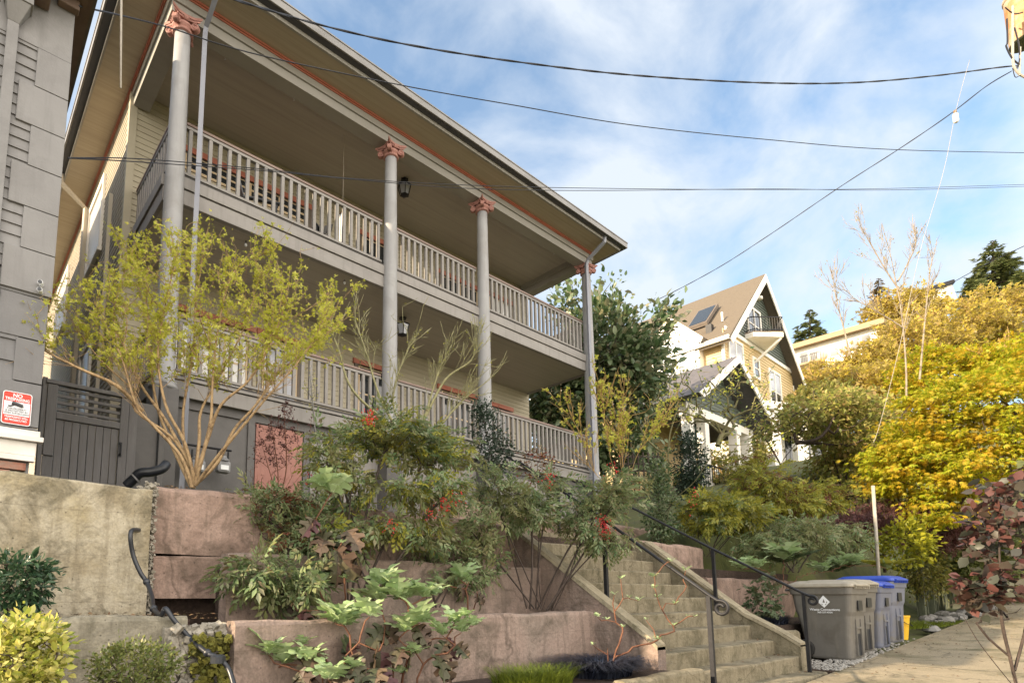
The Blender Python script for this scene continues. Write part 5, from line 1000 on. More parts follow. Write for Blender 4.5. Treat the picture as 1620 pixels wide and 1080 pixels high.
# --- 1 the yellow-green multi-stemmed tree in front of the left corner column
d = 5.6
S = [px([(306, 772, 5.55), (300, 735, 5.55), (270, 690, 5.5), (215, 650, 5.4), (207, 615, 5.4), (160, 570, 5.3), (120, 520, 5.2)]),
     px([(300, 735, 5.55), (262, 665, 5.6), (225, 612, 5.6), (206, 570, 5.6), (180, 500, 5.6), (200, 420, 5.6)]),
     px([(308, 760, 5.55), (292, 700, 5.5), (262, 640, 5.4), (250, 560, 5.4), (262, 480, 5.3), (280, 400, 5.3)]),
     px([(306, 755, 5.55), (293, 715, 5.7), (290, 650, 5.8), (305, 560, 5.9), (310, 480, 6.0), (325, 380, 6.0)]),
     px([(306, 765, 5.55), (330, 690, 5.5), (350, 640, 5.4), (395, 600, 5.4), (430, 540, 5.4), (455, 470, 5.4)]),
     px([(310, 765, 5.55), (345, 730, 5.6), (370, 680, 5.6), (405, 640, 5.6), (440, 590, 5.7), (500, 540, 5.8), (540, 470, 5.8)]),
     px([(308, 768, 5.55), (322, 715, 5.5), (334, 660, 5.55), (336, 610, 5.6), (345, 520, 5.7), (370, 430, 5.7), (420, 400, 5.8)]),
     px([(225, 650, 5.45), (185, 610, 5.2), (120, 580, 5.0), (60, 545, 4.9), (30, 490, 4.9)])]
S += [px([(304, 770, 5.5), (285, 720, 5.4), (240, 670, 5.3), (215, 640, 5.25), (190, 560, 5.2), (150, 490, 5.1)]),
      px([(306, 768, 5.6), (315, 700, 5.7), (318, 650, 5.8), (345, 600, 5.9), (385, 520, 6.0), (410, 440, 6.0)]),
      px([(310, 766, 5.5), (352, 712, 5.35), (400, 655, 5.3), (425, 625, 5.25), (470, 575, 5.2), (515, 510, 5.2)]),
      px([(303, 770, 5.6), (270, 700, 5.7), (248, 640, 5.75), (238, 570, 5.8), (232, 480, 5.8), (215, 410, 5.8)])]
ELL = [E(190, 490, 120, 85, 5.5, .8), E(300, 470, 110, 110, 5.7, .8), E(430, 480, 115, 90, 5.6, .7), E(110, 520, 90, 50, 5.1, .5), E(330, 400, 60, 55, 5.8, .4), E(500, 480, 60, 50, 5.8, .5)]
tg = px([(210, 362, 5.6), (325, 336, 5.8), (370, 372, 5.8), (465, 350, 5.7), (478, 385, 5.7), (565, 455, 5.8), (580, 452, 5.8), (30, 488, 4.9), (75, 475, 5.0), (275, 345, 5.7), (505, 390, 5.8), (135, 415, 5.3), (60, 540, 4.9), (540, 520, 5.8), (430, 385, 5.6)])
plant('spring_tree', 'multi-stemmed tan barked tree with fresh yellow-green leaves before the left column', 'tree', S + fan(S, 30, .42, .45, .5, 2, .45), ELL + [E(300, 560, 180, 60, 5.5, .7), E(530, 540, 50, 50, 5.7, .4)], 520, TRIO, 'leaf_spring', 'bark_tan', 9800, .025, .03, 1, targets=tg, mode='along', step=.09, rtip=.0021, rexp=.52, rnd=.8, droop=0, wob=.6, shell=.2, along=3, sizevar=.5, trunk=(12, .0205))
# --- 2 bare pale olive tree between the second and third columns
S = [px([(640, 760, 7.9), (640, 690, 7.9), (622, 640, 7.9), (630, 590, 7.8), (652, 540, 7.8)]), px([(650, 740, 7.9), (672, 660, 7.9), (690, 600, 7.9), (708, 555, 7.9)]), px([(640, 700, 7.9), (602, 630, 7.7), (580, 560, 7.7), (560, 500, 7.7)]),
     px([(672, 660, 7.9), (705, 600, 8.0), (745, 570, 8.0), (752, 540, 8.0)]), px([(645, 720, 7.9), (690, 680, 8.0), (730, 635, 8.1), (775, 600, 8.1)]), px([(640, 690, 7.9), (560, 620, 7.6), (535, 550, 7.6), (522, 520, 7.6)])]
plant('bare_tree', 'bare pale olive tree with upswept knobbly branches in front of the lower porch', 'tree', S + fan(S, 20, .5, .45, .45, 3, .5), [E(600, 540, 60, 55, 7.8, .5), E(700, 560, 60, 60, 8.0, .5), E(650, 500, 60, 40, 7.9, .5)], 24, TINY, 'leaf_spring', 'bark_olive', 420, .02, .02, 1, mode='along', step=.09, rtip=.0034, rexp=.5, trunk=(6, .024), wob=.22, shell=.3, bend=.1)
# --- 3 nandinas and shrubs on the left terraces
NG = 'feathery nandina shrubs on the terraces'
def nandina(label, base, d, ells, n, nl, size=.085, mat='leaf_nandina', berries=None, sec=None, nst=5, spread=.09, bark='bark_dark', flat=.5):
    S = []; b0 = at(*base, d=d); cen = np.mean([e[0] for e in ells], 0)
    for k in range(nst):
        o = b0 + RT * (k - nst / 2) * .035 + FH * rng.normal() * .05; c = ells[k % len(ells)]; e = c[0] + RT * rng.normal() * c[1] * .5 + UP * (-.2) * c[2]
        S.append([o, o * .6 + e * .4 + RT * rng.normal() * .04 + UP * .05, e])
    return plant('nandina', label, 'shrub', S, ells, n, SPRAY, mat, bark, nl, size, spread, flat, 1, targets=None, step=.12, rtip=.0034, group=NG, droop=.2, rnd=.75, sizevar=.5, outw=.6, berries=berries, sec=sec, shell=.55)
nandina('largest nandina, broad green and bronze, in the middle of the pink terraces', (580, 958), 5.0, [E(535, 715, 42, 48, 5.3, .3), E(620, 690, 70, 26, 5.6, .3), E(690, 715, 55, 28, 5.8, .3), E(600, 775, 70, 26, 5.4, .3), E(545, 840, 36, 30, 5.2, .25), E(690, 780, 45, 28, 5.6, .3), E(640, 840, 50, 22, 5.4, .25)], 150, 1500, .12, nst=9, berries=[(584, 662, 5.1, 80), (703, 800, 5.3, 60), (722, 790, 5.3, 30), (622, 832, 5.0, 25), (682, 812, 5.2, 20)], sec=(650, SPRAY, 'leaf_nandina_gold', .11))
nandina('nandina spreading low green sprays over the big pink block', (470, 905), 4.95, [E(435, 800, 62, 18, 5.2, .25), E(465, 845, 40, 24, 5.1, .25), E(390, 798, 36, 6, 5.1, .15)], 90, 760, .105, nst=6, berries=[(489, 760, 5.4, 30)], sec=(350, SPRAY, 'leaf_nandina_red', .07))
nandina('small dark nandina under the brown hydrangea leaves', (470, 965), 4.6, [E(470, 915, 50, 22, 4.6, .25), E(420, 905, 50, 22, 4.5, .22)], 45, 420, .13, nst=4)
nandina('grey-green nandina with arching stems before the third column', (848, 962), 6.4, [E(785, 775, 30, 32, 6.6, .28), E(830, 805, 34, 28, 6.6, .28), E(755, 835, 28, 30, 6.2, .22), E(872, 765, 24, 18, 6.7, .22)], 95, 880, .115, nst=6, berries=[(870, 757, 6.5, 30)])
nandina('low nandina with pointed drooping leaves in the middle pink terrace', (690, 960), 5.6, [E(690, 880, 60, 45, 6.0, .3), E(735, 905, 35, 30, 6.1, .25)], 50, 480, .12, nst=4, berries=[(612, 690, 6.3, 0)][:0])
nandina('nandina with hanging red berries beside the left handrail', (868, 965), 6.45, [E(955, 790, 42, 22, 6.7, .28), E(920, 825, 28, 20, 6.6, .24), E(985, 765, 22, 14, 6.8, .2), E(960, 850, 30, 14, 6.5, .2)], 85, 850, .11, nst=6, berries=[(955, 828, 6.4, 50), (953, 842, 6.4, 50), (975, 745, 6.9, 30), (1000, 770, 6.9, 24), (960, 760, 6.9, 20)])
nandina('nandina with gold-tipped leaves standing on the right pink block', (1125, 880), 10.9, [E(1120, 810, 44, 26, 10.9, .5), E(1170, 812, 36, 24, 11.1, .5)], 90, 1500, .14, 'leaf_nandina_gold', nst=6, sec=(900, SPRAY, 'leaf_nandina', .11), berries=[(1100, 790, 8.9, 16)])
nandina('sunlit nandina with reddish top beyond the right terrace', (1215, 880), 12, [E(1200, 765, 34, 18, 12, .5), E(1245, 795, 38, 22, 12, .5), E(1295, 785, 30, 20, 12.5, .5), E(1195, 735, 26, 10, 12, .35)], 110, 1600, .15, 'leaf_nandina_gold', nst=6, sec=(600, SPRAY, 'leaf_nandina_red', .12), spread=.14)
nandina('dark nandina behind the bins, mixed with ferns', (1255, 905), 10.6, [E(1262, 848, 40, 26, 10.8, .5), E(1210, 862, 24, 18, 10.4, .4), E(1330, 850, 32, 22, 11.5, .5)], 95, 1400, .13, nst=6, spread=.13)
# barberry twigs
S = [px([(440, 790, 6.6), (425 + k * 14, 740, 6.6), (405 + k * 22, 670 - (k % 3) * 12, 6.7)]) for k in range(5)]
plant('barberry', 'thin purple barberry twigs in front of the coral basement panel', 'shrub', S, [E(430, 730, 45, 70, 6.6, .3), E(445, 700, 25, 90, 6.7, .2)], 150, TINY, 'leaf_purple', 'bark_red', 1500, .022, .015, 1, mode='along', step=.09, rtip=.0018, shell=.1, wob=.5)
S = [px([(535 + k * 5, 720, 7.2), (520 + k * 10, 600, 7.2), (440 + k * 6, 570 + k * 3, 7.2)]) for k in range(2)]
plant('climbing_twigs', 'grey dry twigs hanging over the lower railing beside the spring tree', 'shrub', [px([(500, 700, 7.3), (495, 640, 7.3), (490, 585, 7.3)])], [E(493, 610, 14, 45, 7.3, .12)], 60, TINY, 'leaf_spring', 'stone_grey', 90, .02, .02, 1, mode='along', step=.08, rtip=.0022, shell=0, wob=.5)
# slim evergreen column before the third column
def evergreen(label, base, d, ells, n, nl, size, mat='leaf_yew', name='columnar_evergreen', cat='shrub', tm=SMALL, group=None, spread=.09, bark='bark_dark', sec=None):
    b0 = at(*base, d=d); c = np.mean([e[0] for e in ells], 0); top = max(ells, key=lambda e: e[0][2])[0]
    return plant(name, label, cat, [[b0, b0 * .5 + top * .5, top]], ells, n, tm, mat, bark, nl, size, spread, 1., .6, group=group, shell=.6, outw=.8, droop=-.2, step=.2, rtip=.003, rnd=.7, sec=sec)
evergreen('slim dark evergreen shrub climbing in front of the third column', (790, 780), 10.4, [E(768, 680, 17, 42, 10.5, .3), E(788, 720, 22, 35, 10.4, .3), E(762, 650, 8, 16, 10.5, .2)], 110, 2600, .05)
evergreen('dense blue-green columnar yew right of the ivy-clad trunk', (1092, 790), 12.5, [E(1090, 735, 17, 48, 12.5, .35), E(1089, 700, 10, 20, 12.5, .2), E(1092, 765, 16, 25, 12.5, .3)], 130, 4200, .055)
evergreen('dark ivy mass wrapped round the crooked trunk', (1045, 862), 10.9, [E(1043, 800, 20, 45, 10.9, .25), E(1040, 750, 16, 30, 10.9, .2), E(1050, 840, 16, 25, 10.8, .2)], 130, 2600, .055, 'leaf_laurel', 'ivy', 'ivy', OVAL)
# golden twiggy shrub beside the right column
S = [px([(738 + 250, 800, 9.0), (985, 740, 9.0), (985, 660, 9.0), (990, 625, 9.0)]), px([(985, 790, 9.0), (965, 720, 8.9), (955, 650, 8.9), (950, 625, 8.9)]), px([(990, 780, 9.0), (1010, 715, 9.1), (1040, 680, 9.1), (1062, 655, 9.1)]), px([(980, 790, 9.0), (940, 745, 8.8), (925, 700, 8.7), (905, 662, 8.6)]), px([(985, 760, 9), (978, 700, 9), (970, 640, 9)])]
plant('golden_twig_shrub', 'airy shrub of sunlit golden twigs with few yellow leaves by the right column', 'shrub', S + fan(S, 16, .6, .3, .4, 3, .3), [E(975, 660, 60, 42, 9.0, .5), E(1000, 640, 50, 30, 9.1, .4), E(945, 690, 40, 40, 8.9, .3)], 40, TRIO, 'leaf_spring', 'bark_gold', 700, .04, .03, 1, mode='along', step=.1, rtip=.0032, shell=.3, wob=.8)
# crooked mossy tree with ivy, right of it
S = [px([(1042, 870, 11), (1040, 780, 11), (1052, 720, 11), (1080, 660, 11), (1098, 620, 11)]), px([(1055, 860, 11), (1060, 800, 11), (1100, 760, 10.8), (1135, 705, 10.6), (1175, 665, 10.5), (1215, 640, 10.4)]), px([(1060, 800, 11), (1058, 700, 11.2), (1072, 640, 11.3), (1068, 590, 11.3)]), px([(1135, 705, 10.6), (1200, 700, 10.3), (1250, 680, 10.1)]), px([(1052, 720, 11), (1020, 690, 11), (1000, 640, 11)])]
plant('crooked_tree', 'crooked mossy grey-green tree with ivy on its trunk and sparse new leaves', 'tree', S, [E(1090, 620, 80, 50, 11, .9), E(1160, 630, 60, 60, 10.6, .8), E(1190, 590, 40, 40, 10.5, .6)], 150, OVAL, 'leaf_laurel', 'bark_mossy', 420, .06, .05, 1, mode='along', step=.16, rtip=.006, rexp=.52, shell=.3, wob=.9, sec=(380, OVAL, 'leaf_spring', .055), sizevar=.3)
# laurel behind the porch
b0 = at(960, 800, d=19)
plant('laurel_tree', 'dense glossy dark laurel with pale upright flower spikes beyond the porch', 'tree', [[b0, at(950, 700, d=19), at(955, 560, d=19)], [b0, at(900, 700, d=19.5), at(880, 620, d=20)], [b0, at(1010, 650, d=18.5), at(1030, 560, d=18.5)]],
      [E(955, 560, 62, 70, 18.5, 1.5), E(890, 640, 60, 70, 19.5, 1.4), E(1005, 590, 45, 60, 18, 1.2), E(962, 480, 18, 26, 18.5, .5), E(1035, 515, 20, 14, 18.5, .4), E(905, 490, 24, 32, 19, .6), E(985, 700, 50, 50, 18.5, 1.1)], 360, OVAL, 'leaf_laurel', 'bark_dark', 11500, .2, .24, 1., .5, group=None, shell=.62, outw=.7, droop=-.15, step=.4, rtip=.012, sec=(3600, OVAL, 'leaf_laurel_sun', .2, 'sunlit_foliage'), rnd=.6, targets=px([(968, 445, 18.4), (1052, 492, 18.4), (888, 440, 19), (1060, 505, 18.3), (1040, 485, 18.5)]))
# low small-leaved shrubs between the beds
def low(label, x, y, rx, ry, d, nl, size, mat, tm=OVAL, name='low_shrub', n=60, spread=.05, bark='bark_dark', cat='shrub', **kw):
    S = [[at(x + (k - 1) * rx * .15, y + ry * 1.0, d=d), at(x + (k - 1) * rx * .5, y, d=d)] for k in range(3)]
    return plant(name, label, cat, S, [E(x, y, rx, ry, d)], n, tm, mat, bark, nl, size, spread, .8, .8, shell=.55, outw=.7, step=.08, rtip=.002, **kw)
low('dark glossy pointed-leaf shrub against the tan wall at the left edge', 22, 925, 55, 44, 3.42, 1300, .05, 'leaf_rhodo', LONG, 'glossy_shrub', 70, .04, droop=.1)
low('cream-edged yellow variegated shrub in the bottom left corner', 30, 1035, 66, 62, 2.75, 2300, .036, 'leaf_euonymus', OVAL, 'variegated_shrub', 110, .03, droop=-.3)
low('small olive green azalea on the mulch below the low tan wall', 213, 1052, 68, 36, 3.1, 2800, .02, 'leaf_azalea', SMALL, 'azalea', 110, .028, droop=-.2)
low('rusty low shrub beside the grey-green nandina', 850, 735, 30, 30, 8.2, 500, .035, 'leaf_nandina_red', TINY, 'low_shrub', 50, .05)
low('silvery green narrow-leaved bush left of the stair wall', 770, 880, 40, 30, 6.4, 700, .06, 'leaf_nandina', LONG, 'low_shrub', 50, .05)
low('grey lobed-leaf plant on the bed right of the stairs', 1205, 945, 22, 30, 8.6, 160, .09, 'leaf_hydrangea_deep', LOBED, 'low_shrub', 20, .05)
# oakleaf hydrangeas: leafy rosettes on reddish canes
def hydrangea(label, tips, base, d, big=.12, old=(), bark='bark_red', nleaf=5, group='oakleaf hydrangeas on the lower terraces'):
    b0 = at(*base, d=d); t = thing('oakleaf_hydrangea', label, 'hydrangea', tuple(b0), group); T = [at(x, y, d=dd) for x, y, dd, s in tips]
    g = grow([[b0, b0 + np.array([0, 0, .12])]] + [[b0 + RT * .05, b0 + RT * .08 + np.array([0, 0, .1])]], list(T) + [at(x, y, d=dd) for x, y, dd, s in old], .07, .5, .3, .0055, .3); wood('branches', g, bark, t)
    P, D, Nv, Sz = [], [], [], []
    for (x, y, dd, s) in tips:
        c = at(x, y, d=dd)
        for k in range(nleaf + (s > .8) * 2):
            a = k * 2.4 + rng.random(); el = .3 + 1.3 * (k / nleaf) ; v = np.array([math.cos(a), math.sin(a), el + .15]); P.append(c + v * .008); D.append(v); Nv.append(np.array([-v[0] * .9, -v[1] * .9, 1.]) + rng.normal(size=3) * .3); Sz.append(1.3 * big * s * (.75 + .5 * rng.random()))
    o = leaves('young_leaves', LOBED, P, np.array(D), np.array(Nv), np.array(Sz), 'leaf_hydrangea', t); o2 = leaves('leaf_veins', VEINS, P, np.array(D), np.array(Nv), np.array(Sz), 'leaf_vein', None); o2.parent = o
    P, D, Nv, Sz = [], [], [], []
    for (x, y, dd, s) in list(old):
        c = at(x, y, d=dd)
        for k in range(2): a = rng.random() * 6.28; P.append(c + rng.normal(size=3) * .015); D.append(np.array([math.cos(a) * .6 - .3, math.sin(a) * .5 - .5, -.6 - .3 * rng.random()])); Nv.append(np.array([-.4, -.9, .5]) + rng.normal(size=3) * .6); Sz.append(1.05 * big * s * (.9 + .4 * rng.random()))
    if P: o = leaves('old_leaves', LOBED, P, np.array(D), np.array(Nv), np.array(Sz), 'leaf_hydrangea_old', t); o2 = leaves('leaf_veins', VEINS, P, np.array(D), np.array(Nv), np.array(Sz), 'bark_dark', None); o2.parent = o
    return t
hydrangea('tall oakleaf hydrangea whose bright top reaches above the big dull red leaves', [(525, 780, 4.6, 1.5), (515, 775, 4.6, 1.3), (505, 930, 4.5, 1.1), (455, 935, 4.5, .7), (545, 915, 4.5, .35), (540, 860, 4.5, .3)], (545, 985), 4.6, .11, [(510, 845, 4.55, 2.0), (530, 870, 4.5, 2.2), (500, 820, 4.5, 1.6), (545, 840, 4.6, 1.7), (470, 965, 4.4, 1.5), (520, 965, 4.4, 1.4)])
hydrangea('left front oakleaf hydrangea with pale green rosettes over the lowest pink wall', [(530, 985, 4.1, 1.3), (545, 990, 4.1, 1.2), (480, 1020, 4.1, .6), (450, 1050, 4.0, 1.2), (410, 1060, 4.0, 1.0), (540, 985, 4.2, 1.2)], (530, 1090), 4.1, .12, [(560, 1040, 4.1, 1.5), (500, 1030, 4.0, 1.3)])
hydrangea('broadest oakleaf hydrangea with fresh rosettes in front of the nandina stems', [(605, 925, 4.6, 1.3), (640, 950, 4.6, 1.5), (600, 950, 4.6, 1.3), (670, 945, 4.6, 1.2), (690, 940, 4.7, .8), (630, 945, 4.5, 1.2), (645, 1040, 4.3, .8), (632, 1065, 4.3, .5), (720, 985, 4.5, .9), (748, 990, 4.5, .7), (735, 975, 4.5, .6)], (622, 1090), 4.4, .12, [(610, 985, 4.4, 1.5), (660, 990, 4.4, 1.5), (705, 1010, 4.4, 1.0), (600, 1030, 4.3, 1.5), (560, 1010, 4.3, 1.4)])
hydrangea('small oakleaf hydrangea with two upright rosettes against the middle pink wall', [(700, 925, 5.2, .8), (730, 915, 5.2, 1.2), (742, 920, 5.2, .7), (610, 930, 5.2, .0)][:3], (740, 965), 5.2, .13, [(755, 935, 5.2, 1.0), (725, 930, 5.2, 1.0)])
hydrangea('twiggy hydrangea with tiny opening leaves in front of the stair side wall', [(945, 975, 5.6, .45), (960, 980, 5.6, .4), (972, 940, 5.6, .4), (982, 915, 5.7, .5), (995, 945, 5.7, .3), (1010, 950, 5.7, .6), (1035, 912, 5.9, .7), (1035, 930, 5.9, .5), (1040, 945, 5.9, .5), (1062, 888, 6.0, .6), (1085, 902, 6.0, .6), (1068, 955, 5.9, .4), (1065, 990, 5.8, .5), (1088, 975, 5.8, .25), (1100, 975, 5.8, .25), (1040, 1012, 5.6, .6), (985, 992, 5.6, .4), (938, 1020, 5.5, .3), (1022, 980, 5.7, .3)], (962, 1045), 5.55, .075, nleaf=4)
hydrangea('pale young hydrangea on the terrace behind the nearest grey bin', [(1175, 900, 9.4, 1.), (1200, 898, 9.4, 1.), (1240, 885, 9.8, 1.5), (1330, 895, 11, 1.3), (1350, 893, 11, 1.3), (1300, 905, 10.6, 1.2), (1400, 900, 12, 1.0)], (1240, 930), 9.8, .2, nleaf=6)
hydrangea('leafy oakleaf hydrangea in the front bed reaching over the wall edge', [(490, 1045, 3.9, 1.0), (560, 1060, 3.9, .9), (425, 1035, 3.9, 1.2), (585, 975, 4.0, 1.1), (520, 1075, 3.8, 1.0)], (510, 1100), 3.9, .12, [(545, 1050, 3.9, 1.6), (470, 1060, 3.9, 1.4), (600, 1060, 3.9, 1.3)])
hydrangea('spreading oakleaf hydrangea against the lowest pink wall, right of the broad one', [(700, 1005, 4.4, 1.0), (665, 985, 4.3, 1.3), (640, 1000, 4.3, 1.0), (730, 1000, 4.5, .9), (660, 1035, 4.3, .8)], (660, 1100), 4.3, .12, [(690, 1035, 4.3, 1.5), (640, 1020, 4.3, 1.5), (720, 1020, 4.4, 1.2)])
# leaf litter and dirt on the ground: nobody could count it
def litter(name, n, fx, size, mat):
    P = np.array([fx() for _ in range(n)]); D = rng.normal(size=(n, 3)) * np.array([1, 1, .12]); Nv = np.array([0, 0, 1.]) + rng.normal(size=(n, 3)) * .25
    o = leaves(name, SMALL, P, D, Nv, size * (.5 + rng.random(n)), mat, None); o['kind'] = 'stuff'
def on_alley():
    x = R_.uniform(5, 24); y = 2.42 - abs(R_.gauss(0, 1)) * .9; return (x, y, alley_z(x) + .008)
litter('leaf_litter', 900, on_alley, .03, 'leaf_litter')
def on_step():
    k = R_.randint(-1, 8); return (R_.choice([R_.uniform(5.72, 8.45), 8.45 - abs(R_.gauss(0, .12)), 5.74 + abs(R_.gauss(0, .12))]), ny_(k) + R_.uniform(.1, .25), nz_(k) + .008)
litter('leaf_litter', 420, on_step, .028, 'leaf_litter')
litter('leaf_litter', 700, lambda: (R_.uniform(1.5, 5.5), R_.uniform(3.84, 4.38), -.228), .035, 'leaf_litter')
litter('leaf_litter', 500, lambda: (R_.uniform(-.5, 1.5), R_.choice([R_.uniform(3.95, 4.08), R_.uniform(4.12, 4.6)]), -.12 if R_.random() < .4 else -.15), .025, 'leaf_litter')
litter('leaf_litter', 600, lambda: (R_.uniform(1.3, 5.4), R_.uniform(4.82, 5.0), .885), .025, 'leaf_litter')
# grasses
def blades(name, mat, c, rx, ry, n, h, w=.006, z=0., arch_=.7):
    V = []; F = []
    for i in range(n):
        a = rng.random() * 6.28; r = math.sqrt(rng.random()); x0 = c[0] + rx * r * math.cos(a); y0 = c[1] + ry * r * math.sin(a); dr = a + rng.normal() * .9; hh = h * (.6 + .6 * rng.random()); k = len(V); sx, sy = -math.sin(dr) * w, math.cos(dr) * w
        for j in range(5):
            s = j / 4; q = arch_ * hh * s * s * 1.4; zz = z + hh * (s - .45 * arch_ * s * s * s * 1.3); ww = 1 - s * .92
            V += [(x0 + math.cos(dr) * q - sx * ww, y0 + math.sin(dr) * q - sy * ww, zz), (x0 + math.cos(dr) * q + sx * ww, y0 + math.sin(dr) * q + sy * ww, zz)]
        for j in range(4): F.append((k + 2 * j, k + 2 * j + 1, k + 2 * j + 3, k + 2 * j + 2))
    o = mesh_np(name, V, F, mat, None); o['kind'] = 'stuff'; return o
blades('black_grass', 'blade_black', (4.75, 3.15), .36, .24, 2200, .27, .007, -.72, 1.0); blades('green_grass', 'blade_green', (3.75, 3.1), .4, .24, 1500, .2, .005, -.72, .5)
blades('black_grass', 'blade_black', (9.6, 3.5), .6, .25, 1100, .2, .006, -.42); blades('green_grass', 'blade_green', (10.2, 3.85), .7, .25, 1200, .17, .006, -.42, .5)
blades('verge_grass', 'blade_green', (17, 2.75), 3.2, .35, 2500, .12, .008, -.62, .5)
def frond(n=16):
    parts = []
    for k in range(n):
        s = (k + 1) / n; l = .28 * math.sin(math.pi * min(1, s * .9 + .12))
        for sg in (1, -1): parts.append(xf(tmpl_small(.16), sg * 1.25, l, (s * .95, 0, -.35 * s * s), .2))
    return join(parts)
FROND = frond()
def fern(label, x, y, d, size, n=12, mat='fern_green'):
    b0 = at(x, y, d=d); t = thing('fern', label, 'fern', tuple(b0), 'ferns behind the bins'); P = np.array([b0] * n); a = np.arange(n) * 2.4; D = np.stack([np.cos(a), np.sin(a), np.full(n, .75)], 1); leaves('fronds', FROND, P, D, np.stack([-np.cos(a) * .5, -np.sin(a) * .5, np.ones(n)], 1), np.full(n, size) * (.8 + .4 * rng.random(n)), mat, t)
fern('pale fern left of the guy marker', 1320, 905, 11.4, .55); fern('bright fern at the foot of the guy marker', 1400, 898, 12, .55, 12, 'leaf_nandina_gold'); fern('fern crown on the bank left of the bins', 1240, 890, 10, .6); fern('dark fern near the fence posts', 1430, 905, 13.5, .5)
t = thing('lattice_panel', 'dark wooden lattice panel behind the golden twig shrub', 'lattice', tuple(at(1010, 770, d=13.5))); m = MB()
for k in range(8): a = at(985 + k * 8, 715, d=13.5); m.bar(a, a - np.array([0, 0, 1.0]), .035, .02, (0, 1, 0))
for k in range(6): z0 = .17 * k; a = at(980, 722, d=13.5) - np.array([0, 0, z0]); b = at(1047, 722, d=13.5) - np.array([0, 0, z0]); m.bar(a + np.array([0, .03, 0]), b + np.array([0, .03, 0]), .02, .035)
m.build('lattice', 'bark_dark', t)
# --- right side: maple, purple shrubs, hillside
plant('japanese_maple', 'big layered japanese maple glowing yellow-green in the sun at right', 'tree', [px([(1560, 900, 13), (1545, 820, 13), (1520, 760, 13), (1500, 700, 13)]), px([(1560, 890, 13), (1590, 800, 12.6), (1600, 720, 12.6), (1610, 640, 12.8)]), px([(1545, 820, 13), (1480, 780, 13), (1420, 760, 13)])],
      [E(1560, 680, 130, 100, 13, 1.9), E(1470, 740, 80, 60, 13, 1.2), E(1640, 620, 90, 75, 13.5, 1.4), E(1430, 700, 45, 36, 13, .7), E(1410, 745, 30, 28, 13, .5), E(1500, 800, 70, 32, 12.6, .8), E(1520, 625, 60, 30, 13.2, .8)], 360, PALM, 'leaf_maple', 'bark_dark', 25000, .085, .21, .2, 1.2, outw=.5, droop=.35, rnd=.55, step=.25, rtip=.006, shell=.7, sizevar=.3)
plant('purple_maple', 'low weeping purple lace maple behind the bins', 'tree', [px([(1400, 905, 13.6), (1395, 850, 13.6), (1380, 820, 13.6)])], [E(1360, 830, 55, 32, 13.8, .8), E(1480, 830, 75, 34, 14.5, .9), E(1420, 815, 50, 25, 14, .7)], 160, SPRAY, 'leaf_purple', 'bark_dark', 4200, .15, .16, .5, .6, droop=.9, rnd=.4, step=.2, rtip=.005, shell=.55)
low('bright yellow-green shrub catching the sun behind the blue bins', 1428, 860, 36, 38, 12.6, 1500, .09, 'leaf_bright', OVAL, 'bright_shrub', 80, .1, droop=-.1)
low('feathery grey-green cypress at the end of the alley', 1540, 880, 60, 50, 16, 2400, .16, 'leaf_azalea', TUFT, 'cypress_shrub', 100, .2)
low('mossy hanging shrub beside the fence posts', 1462, 905, 22, 40, 14.5, 1600, .08, 'leaf_hill_green', SMALL, 'mossy_shrub', 80, .12, droop=.8)
low('round olive shrub on the alley verge behind the foreground leaves', 1575, 905, 60, 46, 19, 2400, .14, 'leaf_hill_green', OVAL, 'verge_shrub', 90, .22)
low('leafy shrub closing the end of the alley at the right edge', 1640, 880, 60, 60, 22, 2200, .17, 'leaf_azalea', OVAL, 'verge_shrub', 90, .25)
# foreground purple shrub at the right edge
S = [px([(1612, 1100, 3.6), (1598, 1040, 3.6), (1585, 980, 3.6), (1582, 900, 3.6), (1580, 830, 3.6)]), px([(1612, 1095, 3.6), (1575, 1050, 3.5), (1545, 1010, 3.5), (1525, 975, 3.5)]), px([(1600, 1040, 3.6), (1565, 1010, 3.6), (1545, 985, 3.6)]), px([(1605, 1060, 3.6), (1625, 980, 3.7), (1630, 900, 3.8), (1600, 800, 3.8)])]
plant('redbud_shrub', 'foreground shrub of round dull purple and grey-green leaves at the right edge', 'shrub', S, [E(1590, 850, 42, 60, 3.65, .25), E(1625, 800, 40, 60, 3.8, .25), E(1575, 935, 55, 40, 3.6, .25), E(1545, 920, 25, 30, 3.6, .15)], 120, BROAD, 'leaf_purple_grey', 'bark_dark', 880, .058, .02, 1, mode='along', step=.06, rtip=.0022, rexp=.5, shell=.4, targets=px([(1545, 765, 3.6), (1520, 815, 3.6), (1600, 755, 3.7), (1516, 925, 3.6), (1520, 975, 3.5)]), sec=(330, BROAD, 'leaf_redbud', .05), wob=.6, sizevar=.3, along=3)
